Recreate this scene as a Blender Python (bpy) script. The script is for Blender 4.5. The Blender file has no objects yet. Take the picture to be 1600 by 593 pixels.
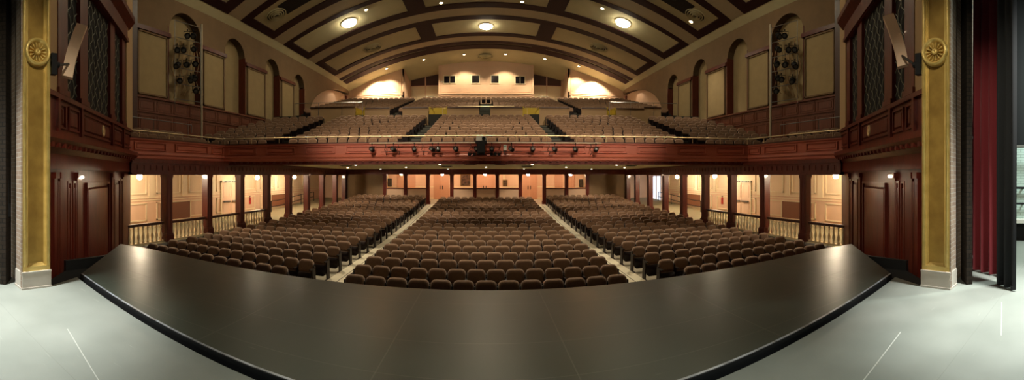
import bpy, random
from math import *
from mathutils import Vector, Matrix
random.seed(7)
SC = bpy.context.scene
COL = SC.collection
WL = {}            # world location of each empty / part origin

# ------------------------------------------------------------------ mesh builder
class MB:
    def __init__(s, T=None, mir=False):
        s.v = []; s.f = []; s.m = []; s.T = T; s.mir = mir; s.mi = 0; s.sm = []; s.smooth = False
    def add(s, vs, fs):
        o = len(s.v)
        for p in vs:
            p = Vector(p)
            if s.T is not None: p = s.T @ p
            if s.mir: p = Vector((-p.x, p.y, p.z))
            s.v.append((p.x, p.y, p.z))
        for f in fs:
            f = [o + i for i in f]
            if s.mir: f.reverse()
            s.f.append(f); s.m.append(s.mi); s.sm.append(s.smooth)
    def box(s, x0, x1, y0, y1, z0, z1):
        if x0 > x1: x0, x1 = x1, x0
        if y0 > y1: y0, y1 = y1, y0
        if z0 > z1: z0, z1 = z1, z0
        s.add([(x0,y0,z0),(x1,y0,z0),(x1,y1,z0),(x0,y1,z0),(x0,y0,z1),(x1,y0,z1),(x1,y1,z1),(x0,y1,z1)],
              [(0,3,2,1),(4,5,6,7),(0,1,5,4),(1,2,6,5),(2,3,7,6),(3,0,4,7)])
    def bbox(s, x0, x1, y0, y1, z0, z1, b=.02):
        """box with chamfered edges on the d(y)-front: a raised field"""
        s.add([(x0,y0,z0),(x1,y0,z0),(x1,y0,z1),(x0,y0,z1),(x0+b,y1,z0+b),(x1-b,y1,z0+b),(x1-b,y1,z1-b),(x0+b,y1,z1-b)],
              [(0,1,2,3),(7,6,5,4),(0,4,5,1),(1,5,6,2),(2,6,7,3),(3,7,4,0)])
    def frame(s, u0, u1, z0, z1, t, d0, d1):
        """picture-frame moulding in the plane u,z, from depth d0 to d1"""
        s.box(u0, u1, d0, d1, z0, z0+t); s.box(u0, u1, d0, d1, z1-t, z1)
        s.box(u0, u0+t, d0, d1, z0+t, z1-t); s.box(u1-t, u1, d0, d1, z0+t, z1-t)
    def prism(s, poly, z0, z1):
        n = len(poly)
        a = sum(poly[i][0]*poly[(i+1)%n][1]-poly[(i+1)%n][0]*poly[i][1] for i in range(n))
        if a < 0: poly = poly[::-1]
        s.add([(p[0],p[1],z0) for p in poly]+[(p[0],p[1],z1) for p in poly],
              [tuple(range(n))[::-1], tuple(range(n,2*n))]+[(i,(i+1)%n,(i+1)%n+n,i+n) for i in range(n)])
    def tube(s, pts, r, n=8):
        pts = [Vector(p) for p in pts]; vs = []; fs = []
        rr = r if isinstance(r, (list, tuple)) else [r]*len(pts)
        pu = None
        for i, p in enumerate(pts):
            t = (pts[min(i+1,len(pts)-1)]-pts[max(i-1,0)]).normalized()
            if pu is None: pu = t.orthogonal().normalized()
            u = (pu - t*pu.dot(t)).normalized(); pu = u; w = t.cross(u)
            for k in range(n):
                a = 2*pi*k/n; q = p+(u*cos(a)+w*sin(a))*rr[i]; vs.append(tuple(q))
        for i in range(len(pts)-1):
            for k in range(n):
                a = i*n+k; b = i*n+(k+1)%n
                fs.append((a,b,b+n,a+n))
        fs.append(tuple(range(n))[::-1]); fs.append(tuple(range((len(pts)-1)*n, len(pts)*n)))
        s.add(vs, fs)
    def lathe(s, prof, c=(0,0,0), n=16, axis='z', cap=True):
        vs = []; fs = []
        for r, h in prof:
            for k in range(n):
                a = 2*pi*k/n
                if axis == 'z': q = (c[0]+r*cos(a), c[1]+r*sin(a), c[2]+h)
                elif axis == 'y': q = (c[0]+r*sin(a), c[1]+h, c[2]+r*cos(a))
                else: q = (c[0]+h, c[1]+r*cos(a), c[2]+r*sin(a))
                vs.append(q)
        for i in range(len(prof)-1):
            for k in range(n):
                a = i*n+k; b = i*n+(k+1)%n
                fs.append((a,b,b+n,a+n))
        if cap:
            fs.append(tuple(range(n))[::-1]); fs.append(tuple(range((len(prof)-1)*n, len(prof)*n)))
        s.add(vs, fs)
    def sweep(s, path, prof, closed=True, caps=True):
        """profile (d,z) swept along a plan path (x,y); d is towards the left of travel"""
        n = len(path); m = len(prof); vs = []; fs = []
        for i in range(n):
            def nrm(a, b):
                t = Vector((b[0]-a[0], b[1]-a[1])).normalized(); return Vector((-t.y, t.x))
            if i == 0: q = nrm(path[0], path[1]); k = 1
            elif i == n-1: q = nrm(path[-2], path[-1]); k = 1
            else:
                a = nrm(path[i-1], path[i]); b = nrm(path[i], path[i+1]); q = (a+b).normalized(); k = 1/max(.3, q.dot(a))
            for d, z in prof: vs.append((path[i][0]+q.x*d*k, path[i][1]+q.y*d*k, z))
        for i in range(n-1):
            for j in range(m if closed else m-1):
                a = i*m+j; b = i*m+(j+1)%m
                fs.append((a, b, b+m, a+m))
        if caps and closed: fs.append(tuple(range(m))[::-1]); fs.append(tuple(range((n-1)*m, n*m)))
        s.add(vs, fs)
    def grid(s, fn, nu, nv):
        s.add([fn(i/nu, j/nv) for j in range(nv+1) for i in range(nu+1)],
              [(j*(nu+1)+i, j*(nu+1)+i+1, (j+1)*(nu+1)+i+1, (j+1)*(nu+1)+i) for j in range(nv) for i in range(nu)])
    def mesh(s, name, mats, off=(0,0,0)):
        me = bpy.data.meshes.new(name)
        me.from_pydata([(x-off[0], y-off[1], z-off[2]) for x,y,z in s.v], [], s.f)
        if not isinstance(mats, (list, tuple)): mats = [mats]
        for m in mats: me.materials.append(m)
        me.polygons.foreach_set('material_index', s.m)
        me.polygons.foreach_set('use_smooth', s.sm)
        me.update()
        return me
    def build(s, name, mats, parent=None, at=None):
        if parent is not None: off = WL[parent.name]
        elif at is not None: off = at
        else:
            xs = [p[0] for p in s.v]; ys = [p[1] for p in s.v]; zs = [p[2] for p in s.v]
            off = ((min(xs)+max(xs))/2, (min(ys)+max(ys))/2, min(zs))
        o = bpy.data.objects.new(name, s.mesh(name, mats, off)); COL.objects.link(o)
        if parent is not None: o.parent = parent
        else: o.location = off
        WL[o.name] = tuple(off)
        return o

def tag(o, label=None, cat=None, group=None, kind=None):
    if label: o['label'] = label
    if cat: o['category'] = cat
    if group: o['group'] = group
    if kind: o['kind'] = kind
    return o
def empty(name, loc, label, cat, group=None):
    o = bpy.data.objects.new(name, None); COL.objects.link(o); o.location = loc
    o.empty_display_size = .2; WL[o.name] = tuple(loc)
    return tag(o, label, cat, group)
def copy_tree(o, loc, rz=None, label=None):
    r = o.copy(); COL.objects.link(r); r.location = loc; WL[r.name] = tuple(loc)
    if rz is not None: r.rotation_euler = (0,0,rz)
    if label: r['label'] = label
    for ch in o.children:
        c = ch.copy(); COL.objects.link(c); c.parent = r
        for g in ch.children:
            d = g.copy(); COL.objects.link(d); d.parent = c
    return r
def struct(o): o['kind'] = 'structure'; return o
ORD = 'first second third fourth fifth sixth seventh eighth ninth tenth eleventh twelfth thirteenth fourteenth fifteenth sixteenth'.split()

# ------------------------------------------------------------------ materials
def mat(name, col, rough=.6, metal=0, col2=None, scale=4, bump=0, bscale=60, spec=.5, stretch=None, sheen=0, coat=0):
    m = bpy.data.materials.new(name); m.use_nodes = True
    nt = m.node_tree; p = nt.nodes['Principled BSDF']
    p.inputs['Base Color'].default_value = (*col, 1); p.inputs['Roughness'].default_value = rough
    p.inputs['Metallic'].default_value = metal; p.inputs['Specular IOR Level'].default_value = spec
    if sheen: p.inputs['Sheen Weight'].default_value = sheen
    if coat: p.inputs['Coat Weight'].default_value = coat
    tc = nt.nodes.new('ShaderNodeTexCoord'); mp = nt.nodes.new('ShaderNodeMapping')
    nt.links.new(tc.outputs['Object'], mp.inputs[0])
    if stretch: mp.inputs['Scale'].default_value = stretch
    if col2:
        n = nt.nodes.new('ShaderNodeTexNoise'); n.inputs['Scale'].default_value = scale; n.inputs['Detail'].default_value = 5
        nt.links.new(mp.outputs[0], n.inputs['Vector'])
        r = nt.nodes.new('ShaderNodeValToRGB'); r.color_ramp.elements[0].position = .35; r.color_ramp.elements[1].position = .65
        r.color_ramp.elements[0].color = (*col, 1); r.color_ramp.elements[1].color = (*col2, 1)
        nt.links.new(n.outputs[0], r.inputs[0]); nt.links.new(r.outputs[0], p.inputs['Base Color'])
    if bump:
        n = nt.nodes.new('ShaderNodeTexNoise'); n.inputs['Scale'].default_value = bscale
        nt.links.new(mp.outputs[0], n.inputs['Vector'])
        b = nt.nodes.new('ShaderNodeBump'); b.inputs['Strength'].default_value = bump; b.inputs['Distance'].default_value = .02
        nt.links.new(n.outputs[0], b.inputs['Height']); nt.links.new(b.outputs[0], p.inputs['Normal'])
    return m
def emit(name, col, strength):
    m = bpy.data.materials.new(name); m.use_nodes = True; nt = m.node_tree; p = nt.nodes['Principled BSDF']
    p.inputs['Base Color'].default_value = (*col, 1); p.inputs['Emission Color'].default_value = (*col, 1)
    p.inputs['Emission Strength'].default_value = strength
    return m
def brick(name, c1, c2, mortar, rough=.8, sc=1, axis='x', coat=0):
    m = bpy.data.materials.new(name); m.use_nodes = True; nt = m.node_tree; p = nt.nodes['Principled BSDF']
    tc = nt.nodes.new('ShaderNodeTexCoord'); sx = nt.nodes.new('ShaderNodeSeparateXYZ'); cx = nt.nodes.new('ShaderNodeCombineXYZ')
    nt.links.new(tc.outputs['Object'], sx.inputs[0])
    nt.links.new(sx.outputs['X' if axis == 'x' else 'Y'], cx.inputs['X']); nt.links.new(sx.outputs['Z'], cx.inputs['Y'])
    b = nt.nodes.new('ShaderNodeTexBrick'); nt.links.new(cx.outputs[0], b.inputs['Vector'])
    b.inputs['Color1'].default_value = (*c1, 1); b.inputs['Color2'].default_value = (*c2, 1); b.inputs['Mortar'].default_value = (*mortar, 1)
    b.inputs['Scale'].default_value = sc; b.inputs['Brick Width'].default_value = .21; b.inputs['Row Height'].default_value = .072
    b.inputs['Mortar Size'].default_value = .007
    nt.links.new(b.outputs['Color'], p.inputs['Base Color']); p.inputs['Roughness'].default_value = rough; p.inputs['Specular IOR Level'].default_value = .15
    bp = nt.nodes.new('ShaderNodeBump'); bp.inputs['Strength'].default_value = .8; bp.inputs['Distance'].default_value = .012; bp.invert = True
    nt.links.new(b.outputs['Fac'], bp.inputs['Height']); nt.links.new(bp.outputs[0], p.inputs['Normal'])
    return m
M = {}
M['wood'] = mat('mahogany', (.145,.019,.009), .36, col2=(.095,.012,.006), scale=3, stretch=(3,3,.5), coat=.15)
M['wood_lit'] = mat('mahogany_front_lit', (.56,.165,.105), .36, col2=(.50,.14,.09), scale=2, stretch=(.6,.6,4))  # mahogany lightened so its colour carries the light on the balcony front
M['wains'] = mat('wainscot_wood', (.20,.055,.024), .45, col2=(.15,.04,.018), scale=3, stretch=(3,3,.5))
M['wood_lam'] = mat('rail_wood', (.06,.014,.008), .35)
M['plaster'] = mat('tan_plaster', (.26,.17,.09), .85, col2=(.23,.15,.08), scale=1.5, bump=.15)
M['panel'] = mat('tan_wall_panel', (.46,.35,.18), .9, col2=(.42,.32,.165), scale=2)
M['ceil'] = mat('cream_ceiling', (.74,.68,.42), .85, col2=(.70,.64,.39), scale=1.2)
M['ceilrib'] = mat('pale_rib', (.60,.51,.34), .85)
M['band'] = mat('oxblood_band', (.034,.004,.005), .8)
M['pink'] = mat('peach_wall', (.80,.55,.38), .7, col2=(.77,.53,.36), scale=2)
M['cream'] = mat('cream_trim', (.84,.70,.48), .6)
M['creamwall'] = mat('cream_wall', (.83,.66,.45), .8, col2=(.80,.63,.43), scale=2)
M['peachdoor'] = mat('peach_door', (.62,.33,.20), .5)
M['brownpanel'] = mat('brown_grille', (.22,.085,.04), .6)
M['carpet'] = mat('walkway_carpet', (.36,.33,.21), .95, col2=(.31,.285,.18), scale=20, bump=.2)
M['aisle'] = mat('aisle_floor', (.84,.80,.62), .7, col2=(.76,.72,.56), scale=3)
M['housefloor'] = mat('house_floor', (.40,.37,.28), .8, col2=(.34,.315,.24), scale=3)
M['balcfloor'] = mat('balcony_floor', (.035,.035,.028), .8)
M['black'] = mat('matt_black', (.008,.008,.009), .6)
M['void'] = mat('dark_masking', (.004,.004,.005), .9)
M['metal'] = mat('black_metal', (.009,.009,.010), .5, .2, spec=.3)
M['steel'] = mat('grey_steel', (.25,.25,.24), .4, .8)
M['pipe'] = mat('pale_pipe', (.55,.48,.34), .5)
M['brass'] = mat('brass', (.85,.70,.42), .35, .75)
M['gold'] = mat('gold_paint', (.44,.275,.06), .42, .4, col2=(.30,.175,.035), scale=3, bump=.2, bscale=25)
M['goldm'] = mat('gold_moulding', (.72,.52,.17), .36, .4, col2=(.58,.40,.11), scale=5, bump=.15, bscale=30)
M['stone'] = mat('pale_stone', (.55,.50,.43), .7, col2=(.48,.43,.37), scale=3)
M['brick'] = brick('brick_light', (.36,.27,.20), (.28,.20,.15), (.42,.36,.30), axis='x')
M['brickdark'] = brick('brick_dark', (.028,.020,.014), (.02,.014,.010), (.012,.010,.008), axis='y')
M['brickwhite'] = brick('brick_painted', (.55,.68,.62), (.50,.62,.57), (.33,.42,.39), rough=.45, axis='y')
M['seatf'] = mat('brown_velour', (.29,.165,.09), .8, col2=(.235,.13,.072), scale=14, sheen=.5)
M['seatd'] = mat('seat_shell', (.012,.005,.005), .5, spec=.25)
M['bolt'] = mat('bolt_metal', (.75,.68,.58), .25, .9)
M['red'] = mat('crimson_velvet', (.17,.003,.008), .8, sheen=.3)
M['curtblack'] = mat('black_velvet', (.004,.0045,.006), .8, sheen=.03)
M['yellow'] = mat('yellow_paint', (.62,.45,.04), .6)
M['tanpar'] = mat('parapet_tan', (.60,.39,.20), .6)
M['speaker'] = mat('speaker_beige', (.82,.56,.38), .55)
M['lattice'] = mat('lattice_metal', (.24,.24,.18), .5, .2)
M['latback'] = mat('organ_cloth', (.012,.011,.012), .9)
M['white'] = mat('white_plastic', (.7,.68,.62), .4)
M['extred'] = mat('red_enamel', (.45,.03,.02), .35)
M['glassdark'] = mat('dark_glass', (.012,.010,.012), .12)
M['exit'] = mat('green_label', (.05,.35,.25), .5)
M['globe'] = emit('globe_glow', (1,.83,.58), 330)
M['globe2'] = emit('lobby_globe_glow', (1,.74,.48), 100)
M['disc'] = emit('disc_glow', (1,.86,.60), 45)
M['can'] = emit('can_glow', (1,.84,.58), 14)
M['daylight'] = emit('daylight_pane', (.80,.86,1), 1.1)
M['lens'] = mat('lamp_lens', (.16,.155,.14), .15)

def floor_mat(name, c1, c2, rough, scratch, seamcol=None, seams=()):
    """stage floor: mottled paint, scuffs, straight panel joints"""
    m = bpy.data.materials.new(name); m.use_nodes = True; nt = m.node_tree; p = nt.nodes['Principled BSDF']; L = nt.links
    geo = nt.nodes.new('ShaderNodeNewGeometry')
    n = nt.nodes.new('ShaderNodeTexNoise'); n.inputs['Scale'].default_value = 1.1; n.inputs['Detail'].default_value = 8
    L.new(geo.outputs['Position'], n.inputs['Vector'])
    r = nt.nodes.new('ShaderNodeValToRGB'); r.color_ramp.elements[0].position = .3; r.color_ramp.elements[1].position = .7
    r.color_ramp.elements[0].color = (*c1,1); r.color_ramp.elements[1].color = (*c2,1); L.new(n.outputs[0], r.inputs[0])
    # scuffs
    mp = nt.nodes.new('ShaderNodeMapping'); mp.inputs['Scale'].default_value = (1.2, 9, 1); mp.inputs['Rotation'].default_value = (0,0,.5)
    L.new(geo.outputs['Position'], mp.inputs[0])
    s = nt.nodes.new('ShaderNodeTexNoise'); s.inputs['Scale'].default_value = 2.2; s.inputs['Detail'].default_value = 3; L.new(mp.outputs[0], s.inputs['Vector'])
    rs = nt.nodes.new('ShaderNodeValToRGB'); rs.color_ramp.elements[0].position = .70; rs.color_ramp.elements[1].position = .78
    rs.color_ramp.elements[0].color = (0,0,0,1); rs.color_ramp.elements[1].color = (1,1,1,1); L.new(s.outputs[0], rs.inputs[0])
    mx = nt.nodes.new('ShaderNodeMix'); mx.data_type = 'RGBA'; mx.inputs['B'].default_value = (*scratch,1)
    ml = nt.nodes.new('ShaderNodeMath'); ml.operation = 'MULTIPLY'; ml.inputs[1].default_value = .35; L.new(rs.outputs[0], ml.inputs[0])
    L.new(ml.outputs[0], mx.inputs['Factor']); L.new(r.outputs[0], mx.inputs['A'])
    out = mx.outputs['Result']
    sx = nt.nodes.new('ShaderNodeSeparateXYZ'); L.new(geo.outputs['Position'], sx.inputs[0])
    for (a, b, c, w, x0, x1, col, st) in seams:       # a*x + b*y = c, width w, limited to x0..x1
        d1 = nt.nodes.new('ShaderNodeMath'); d1.operation = 'MULTIPLY'; d1.inputs[1].default_value = a; L.new(sx.outputs['X'], d1.inputs[0])
        d2 = nt.nodes.new('ShaderNodeMath'); d2.operation = 'MULTIPLY_ADD'; d2.inputs[1].default_value = b; L.new(sx.outputs['Y'], d2.inputs[0]); L.new(d1.outputs[0], d2.inputs[2])
        c1_ = nt.nodes.new('ShaderNodeMath'); c1_.operation = 'COMPARE'; c1_.inputs[1].default_value = c; c1_.inputs[2].default_value = w; L.new(d2.outputs[0], c1_.inputs[0])
        k = nt.nodes.new('ShaderNodeMath'); k.operation = 'COMPARE'; k.inputs[1].default_value = (x0+x1)/2; k.inputs[2].default_value = abs(x1-x0)/2; L.new(sx.outputs['X'], k.inputs[0])
        q = nt.nodes.new('ShaderNodeMath'); q.operation = 'MULTIPLY'; L.new(c1_.outputs[0], q.inputs[0]); L.new(k.outputs[0], q.inputs[1])
        q2 = nt.nodes.new('ShaderNodeMath'); q2.operation = 'MULTIPLY'; q2.inputs[1].default_value = st; L.new(q.outputs[0], q2.inputs[0])
        m2 = nt.nodes.new('ShaderNodeMix'); m2.data_type = 'RGBA'; m2.inputs['B'].default_value = (*col,1)
        L.new(q2.outputs[0], m2.inputs['Factor']); L.new(out, m2.inputs['A']); out = m2.outputs['Result']
    L.new(out, p.inputs['Base Color'])
    rr = nt.nodes.new('ShaderNodeMapRange'); rr.inputs['To Min'].default_value = rough-.08; rr.inputs['To Max'].default_value = rough+.1
    L.new(n.outputs[0], rr.inputs['Value']); L.new(rr.outputs[0], p.inputs['Roughness'])
    return m

# ------------------------------------------------------------------ camera (cylindrical phone panorama)
F = 600.0; CX = 759.5; HY = 273.0; EYE = 1.8
cd = bpy.data.cameras.new('camera'); cd.type = 'PANO'; cd.panorama_type = 'CENTRAL_CYLINDRICAL'
cd.central_cylindrical_range_u_min = -CX/F; cd.central_cylindrical_range_u_max = (1600-CX)/F
cd.central_cylindrical_range_v_min = -(593-HY)/F; cd.central_cylindrical_range_v_max = HY/F
cd.central_cylindrical_radius = 1
cam = bpy.data.objects.new('camera', cd); COL.objects.link(cam); cam.location = (0,0,EYE); cam.rotation_euler = (pi/2,0,0)
SC.camera = cam
def P(px, py, D):
    th = (px-CX)/F; return (D*sin(th), D*cos(th), EYE+(HY-py)*D/F)

# local wall frames (u along wall, d towards the viewer, z up)
def frameT(o, U):
    U = Vector((U[0], U[1], 0)).normalized(); N = Vector((-U.y, U.x, 0))
    return Matrix(((U.x,N.x,0,o[0]),(U.y,N.y,0,o[1]),(0,0,1,o[2]),(0,0,0,1)))
# ================================================================== STAGE
def lipY(x): return 2.78+.0157*x*x
xs = [-5.93+11.86*i/40 for i in range(41)]
def seg(p, q, w, col, st):
    dx, dy = q[0]-p[0], q[1]-p[1]; L = hypot(dx, dy); a, b_ = -dy/L, dx/L
    if abs(dx) < .15: x0, x1 = min(p[0], q[0])-.1, max(p[0], q[0])+.1
    else: x0, x1 = min(p[0], q[0]), max(p[0], q[0])
    return (a, b_, a*p[0]+b_*p[1], w, x0, x1, col, st)
LT = (.62,.62,.57); DK = (.14,.15,.13)
M['stagefl'] = floor_mat('stage_floor_grey', (.20,.215,.19), (.265,.28,.25), .5, (.42,.42,.38),
    seams=[seg((-3.99,2.08),(-2.75,1.77),.005,LT,.55), seg((3.89,2.08),(2.7,1.85),.006,LT,.7), seg((5.3,1.23),(4.2,.98),.005,LT,.6),
           seg((-9,1.62),(-2.2,1.62),.004,DK,.35), seg((2.2,1.3),(9,1.3),.004,DK,.35)])
AL = (.105,.105,.088); BK = (.004,.004,.004)
M['apron'] = floor_mat('apron_black', (.024,.034,.024), (.037,.048,.036), .36, (.12,.12,.10),
    seams=[(1,0,c,.007,-9,9,AL,.5) for c in (-5.2,-2.78,-.97,.80,2.9,5.2)]+[(0,1,c,.006,-9,9,AL,.45) for c in (3.27,3.98,5.2)]
         +[(0,1,4.2,.012,-5.7,-5.0,BK,.9),(0,1,4.93,.012,-6.7,-6.0,BK,.9),(0,1,4.2,.012,5.0,5.7,BK,.9),(0,1,4.93,.012,6.0,6.7,BK,.9)])
b = MB(); b.prism([(-12,-5),(12,-5),(12,2.3),(5.66,2.63),(5.93,lipY(5.93)-.05)]+[(x, lipY(x)-.05) for x in xs[::-1]]+[(-5.66,2.63),(-12,2.3)], -.12, 0)
struct(b.build('floor', M['stagefl'], at=(0,0,0)))
b = MB(); b.prism([(x, lipY(x)+.04) for x in xs]+[(7.95,5.66),(7.0,5.83),(-7.0,5.83),(-7.95,5.66)], -.1, .05)
ap = empty('stage_apron', (0,4.3,0), 'raised matt black stage apron with scuffs and panel joints', 'stage')
b.build('deck', M['apron'], ap)
b = MB(); b.sweep([(x, lipY(x)+.035) for x in xs], [(0,-.09),(0,.053),(-.018,.053),(-.018,-.09)][::-1])
b.build('edge_face', M['black'], ap)
b = MB(); b.sweep([(x, lipY(x)+.03) for x in xs], [(0,.04),(0,.056),(.028,.056),(.028,.04)]); b.build('edge_strip', mat('edge_metal', (.50,.54,.60), .35, .3, col2=(.22,.23,.24), scale=7), ap)
b = MB(); b.box(-7.6,7.6,5.62,5.76,-1.64,-.1); b.build('skirt', M['black'], ap)
for s in (-1,1):
    b = MB(); b.box(s*7.55,s*7.65,3.9,5.75,-1.64,-.1); b.build('skirt', M['black'], ap)
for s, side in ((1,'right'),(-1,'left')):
    g = empty('side_dark_blocks', (s*7.3,4.0,-1.64), 'added black blocks darkening the gap beside the %s end of the apron' % side, 'dark blocks')  # black blocks added to darken the lower screen wall beside the apron
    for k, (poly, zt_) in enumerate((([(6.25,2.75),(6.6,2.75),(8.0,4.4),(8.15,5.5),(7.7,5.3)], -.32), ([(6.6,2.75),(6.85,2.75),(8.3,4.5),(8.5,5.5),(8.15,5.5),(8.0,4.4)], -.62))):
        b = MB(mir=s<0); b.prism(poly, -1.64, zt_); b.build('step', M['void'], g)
# pit below the lip
b = MB(); b.box(-14,14,2.0,9.0,-1.75,-1.64); struct(b.build('floor_pit', M['void']))
b = MB(); b.box(-6.2,6.2,2.2,2.3,-1.64,-.12); struct(b.build('wall_pit', M['void']))

# ================================================================== PROSCENIUM (right side built, left mirrored)
for s, side in ((1,'right'), (-1,'left')):
    mir = s < 0
    pil = empty('proscenium_pilaster', (s*5.63,2.38,0), 'gold painted proscenium pilaster with a round rosette, %s of the stage' % side, 'pilaster')
    X = 5.63
    b = MB(mir=mir); b.box(X-.02,X+.3,2.13,2.63,0,.27); b.box(X-.03,X+.3,2.12,2.64,0,.03); b.box(X-.025,X,2.125,2.635,.25,.275); b.build('plinth', M['stone'], pil)
    b = MB(mir=mir); b.box(X+.045,X+.3,2.15,2.62,.27,9.2); b.build('shaft', M['gold'], pil)
    b = MB(mir=mir)
    for (y0,y1,dx) in ((2.15,2.215,.0),(2.215,2.235,.02),(2.235,2.25,.035),(2.555,2.62,.0),(2.535,2.555,.02),(2.52,2.535,.035)):
        b.box(X+dx,X+.05,y0,y1,.35,9.2)
    b.box(X,X+.05,2.15,2.62,.27,.35)
    b.smooth = True
    for yy in (2.183,2.587): b.tube([(X+.004,yy,.36),(X+.004,yy,9.2)], .024, 10)
    b.smooth = False
    b.add([(X,2.235,.35),(X,2.535,.35),(X+.045,2.50,.40),(X+.045,2.27,.40)], [(0,1,2,3),(3,2,1,0)])
    b.build('moulding', M['goldm'], pil)
    zc = EYE+(HY-82)*6.12/F
    b = MB(mir=mir); b.smooth = True
    b.lathe([(.225,.06),(.225,-.02),(.215,-.055),(.195,-.075),(.17,-.06),(.155,-.01),(.13,.015),(.05,.03),(.0,.03)], (X-.01,2.385,zc), 32, 'x')
    ros = b.build('rosette', M['goldm'], pil)
    b = MB(mir=mir)
    for k in range(14):
        a = 2*pi*k/14
        ca, sa = cos(a), sin(a)
        def q(r, w, x): return (x, 2.385+ca*r-sa*w, zc+sa*r+ca*w)
        b.add([q(.05,-.006,X+.02),q(.05,.006,X+.02),q(.155,.022,X+.01),q(.155,-.022,X+.01),q(.05,0,X-.035),q(.145,.012,X-.05),q(.145,-.012,X-.05)],
              [(0,1,4),(1,2,5,4),(2,3,6,5),(3,0,4,6),(4,5,6)])
    b.build('petal_ring', M['goldm'], ros)
    b = MB(mir=mir); b.smooth = True; b.lathe([(.055,.03),(.05,-.04),(.032,-.06),(.015,-.04),(.0,-.04)], (X-.01,2.385,zc), 16, 'x'); b.build('boss', M['goldm'], ros)
    # brick face of the proscenium wall and the dark return behind it
    b = MB(mir=mir); b.prism([(X+.005,2.12),(6.25,2.24),(6.25,2.62),(X+.3,2.62),(X+.3,2.145),(X+.005,2.145)], 0, 9.2)
    b.prism([(6.25,2.24),(6.25,2.62),(14,2.62),(14,2.24)], 0, 9.2)
    struct(b.build('wall_proscenium_'+side, M['brick']))
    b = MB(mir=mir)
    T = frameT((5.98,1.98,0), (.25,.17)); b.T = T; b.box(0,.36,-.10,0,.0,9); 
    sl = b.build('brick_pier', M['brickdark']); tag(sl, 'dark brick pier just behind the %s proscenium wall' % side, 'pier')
    # small anchor debris and pale pipe in the wing
    b = MB(mir=mir); p0 = P(1517 if s > 0 else 9, 300, 6.45); x0 = abs(p0[0])
    b.tube([(x0,p0[1],.02),(x0,p0[1],7.5)], .012, 8)
    for zz in (.4,2.4,4.6): b.box(x0-.02,x0+.02,p0[1]-.03,p0[1]+.03,zz,zz+.05)
    tag(b.build('wing_pipe', M['steel']), 'thin grey vertical pipe in the dark %s wing' % side, 'pipe')
    # dark side stage wall
    b = MB(mir=mir); b.box(10.4,10.6,-5,2.24,0,.55); b.box(10.4,10.6,-5,2.24,2.62,11)
    if s < 0: b.box(10.4,10.6,-5,2.24,.55,2.62)
    struct(b.build('wall_side_stage_'+side, M['void']))
b = MB(); b.box(10.4,10.55,-5,2.24,.55,2.62); struct(b.build('wall_painted_brick', M['brickwhite']))
b = MB(); b.box(10.15,10.4,-5,2.2,.50,.60); tag(b.build('ledge', M['white']), 'pale ledge along the painted brick side wall', 'ledge')
for z, r, lb in ((1.45,.03,'upper'),(1.02,.025,'lower')):
    b = MB(); b.tube([(10.3,-5,z),(10.3,2.2,z)], r, 8); b.box(10.3,10.4,0,.04,z-.02,z+.02); b.box(10.3,10.4,1.8,1.84,z-.02,z+.02)
    tag(b.build('wall_pipe', M['metal']), '%s dark pipe running along the painted brick wall' % lb, 'pipe')
b = MB(); b.tube([(10.1,-5,2.56),(10.1,2.2,2.56)], .04, 10)
for y in (-2,0,1.6): b.tube([(10.1,y,2.56),(10.1,y,6)], .01, 6)
tag(b.build('batten_pipe', M['steel']), 'grey batten pipe hung above the painted brick wall', 'pipe')
b = MB(); b.box(-13,13,2.24,2.62,9.2,12); struct(b.build('wall_proscenium_header', M['plaster']))
b = MB(); b.box(-14,14,-5.2,-5,-.1,12); struct(b.build('wall_upstage', M['void']))
b = MB(); b.box(-14,14,-5.2,2.3,11,11.2); struct(b.build('ceiling_stage', M['void']))
# red curtain and black leg
def curtain(a, c, z0, z1, amp, waves, name, m, label, thick=.02, flare=1.0):
    a = Vector(a); c = Vector(c); t = (c-a); n = Vector((-t.y, t.x)).normalized(); K = waves*12
    b = MB(); b.smooth = True
    def mk(off):
        def fn(u, v):
            z = z0+(z1-z0)*v
            w = amp*(1+.35*sin(3.1*v+5*u))*sin(2*pi*waves*u+.5*sin(4*v))*(1+.2*(flare)*(1-v)) + .012*sin(17*u)
            p = a+t*(.5+(u-.5)*(1+.05*(1-v)))+n*(w+off); return (p.x, p.y, z)
        return fn
    b.grid(mk(0), K, 10); b.grid(mk(thick), K, 10)
    b.smooth = False
    b.sweep([tuple((a+t*i/K+n*(amp*sin(2*pi*waves*i/K)+thick/2)))[:2] for i in range(K+1)], [(-.015,z0-.01),(.015,z0-.01),(.015,z0+.05),(-.015,z0+.05)])
    return tag(b.build(name, m), label, 'curtain')
def pl(px, D): q = P(px, 300, D); return (q[0], q[1])
curtain(pl(1519,7.35), pl(1566,6.75), .03, 9, .07, 4, 'stage_curtain', M['red'], 'crimson velvet stage curtain hanging in folds in the right wing')
curtain(pl(1558,6.35), pl(1586,5.95), .03, 9, .05, 3, 'stage_curtain', M['curtblack'], 'black velvet leg curtain in front of the crimson one')
curtain((-9.2,1.9), (-8.2,-1.5), .03, 9, .07, 9, 'stage_curtain', M['curtblack'], 'black curtain in the dark left wing')
b = MB(); q = P(11,327,6.5); b.box(q[0]-.02,q[0]+.06,q[1]-.05,q[1]+.05,q[2]-.12,q[2]+.10); b.box(q[0]+.0,q[0]+.05,q[1]-.02,q[1]+.02,q[2]+.1,q[2]+.5)
tag(b.build('rope_lock', M['metal']), 'small dark rope lock on the left wing pipe', 'rope lock')

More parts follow.
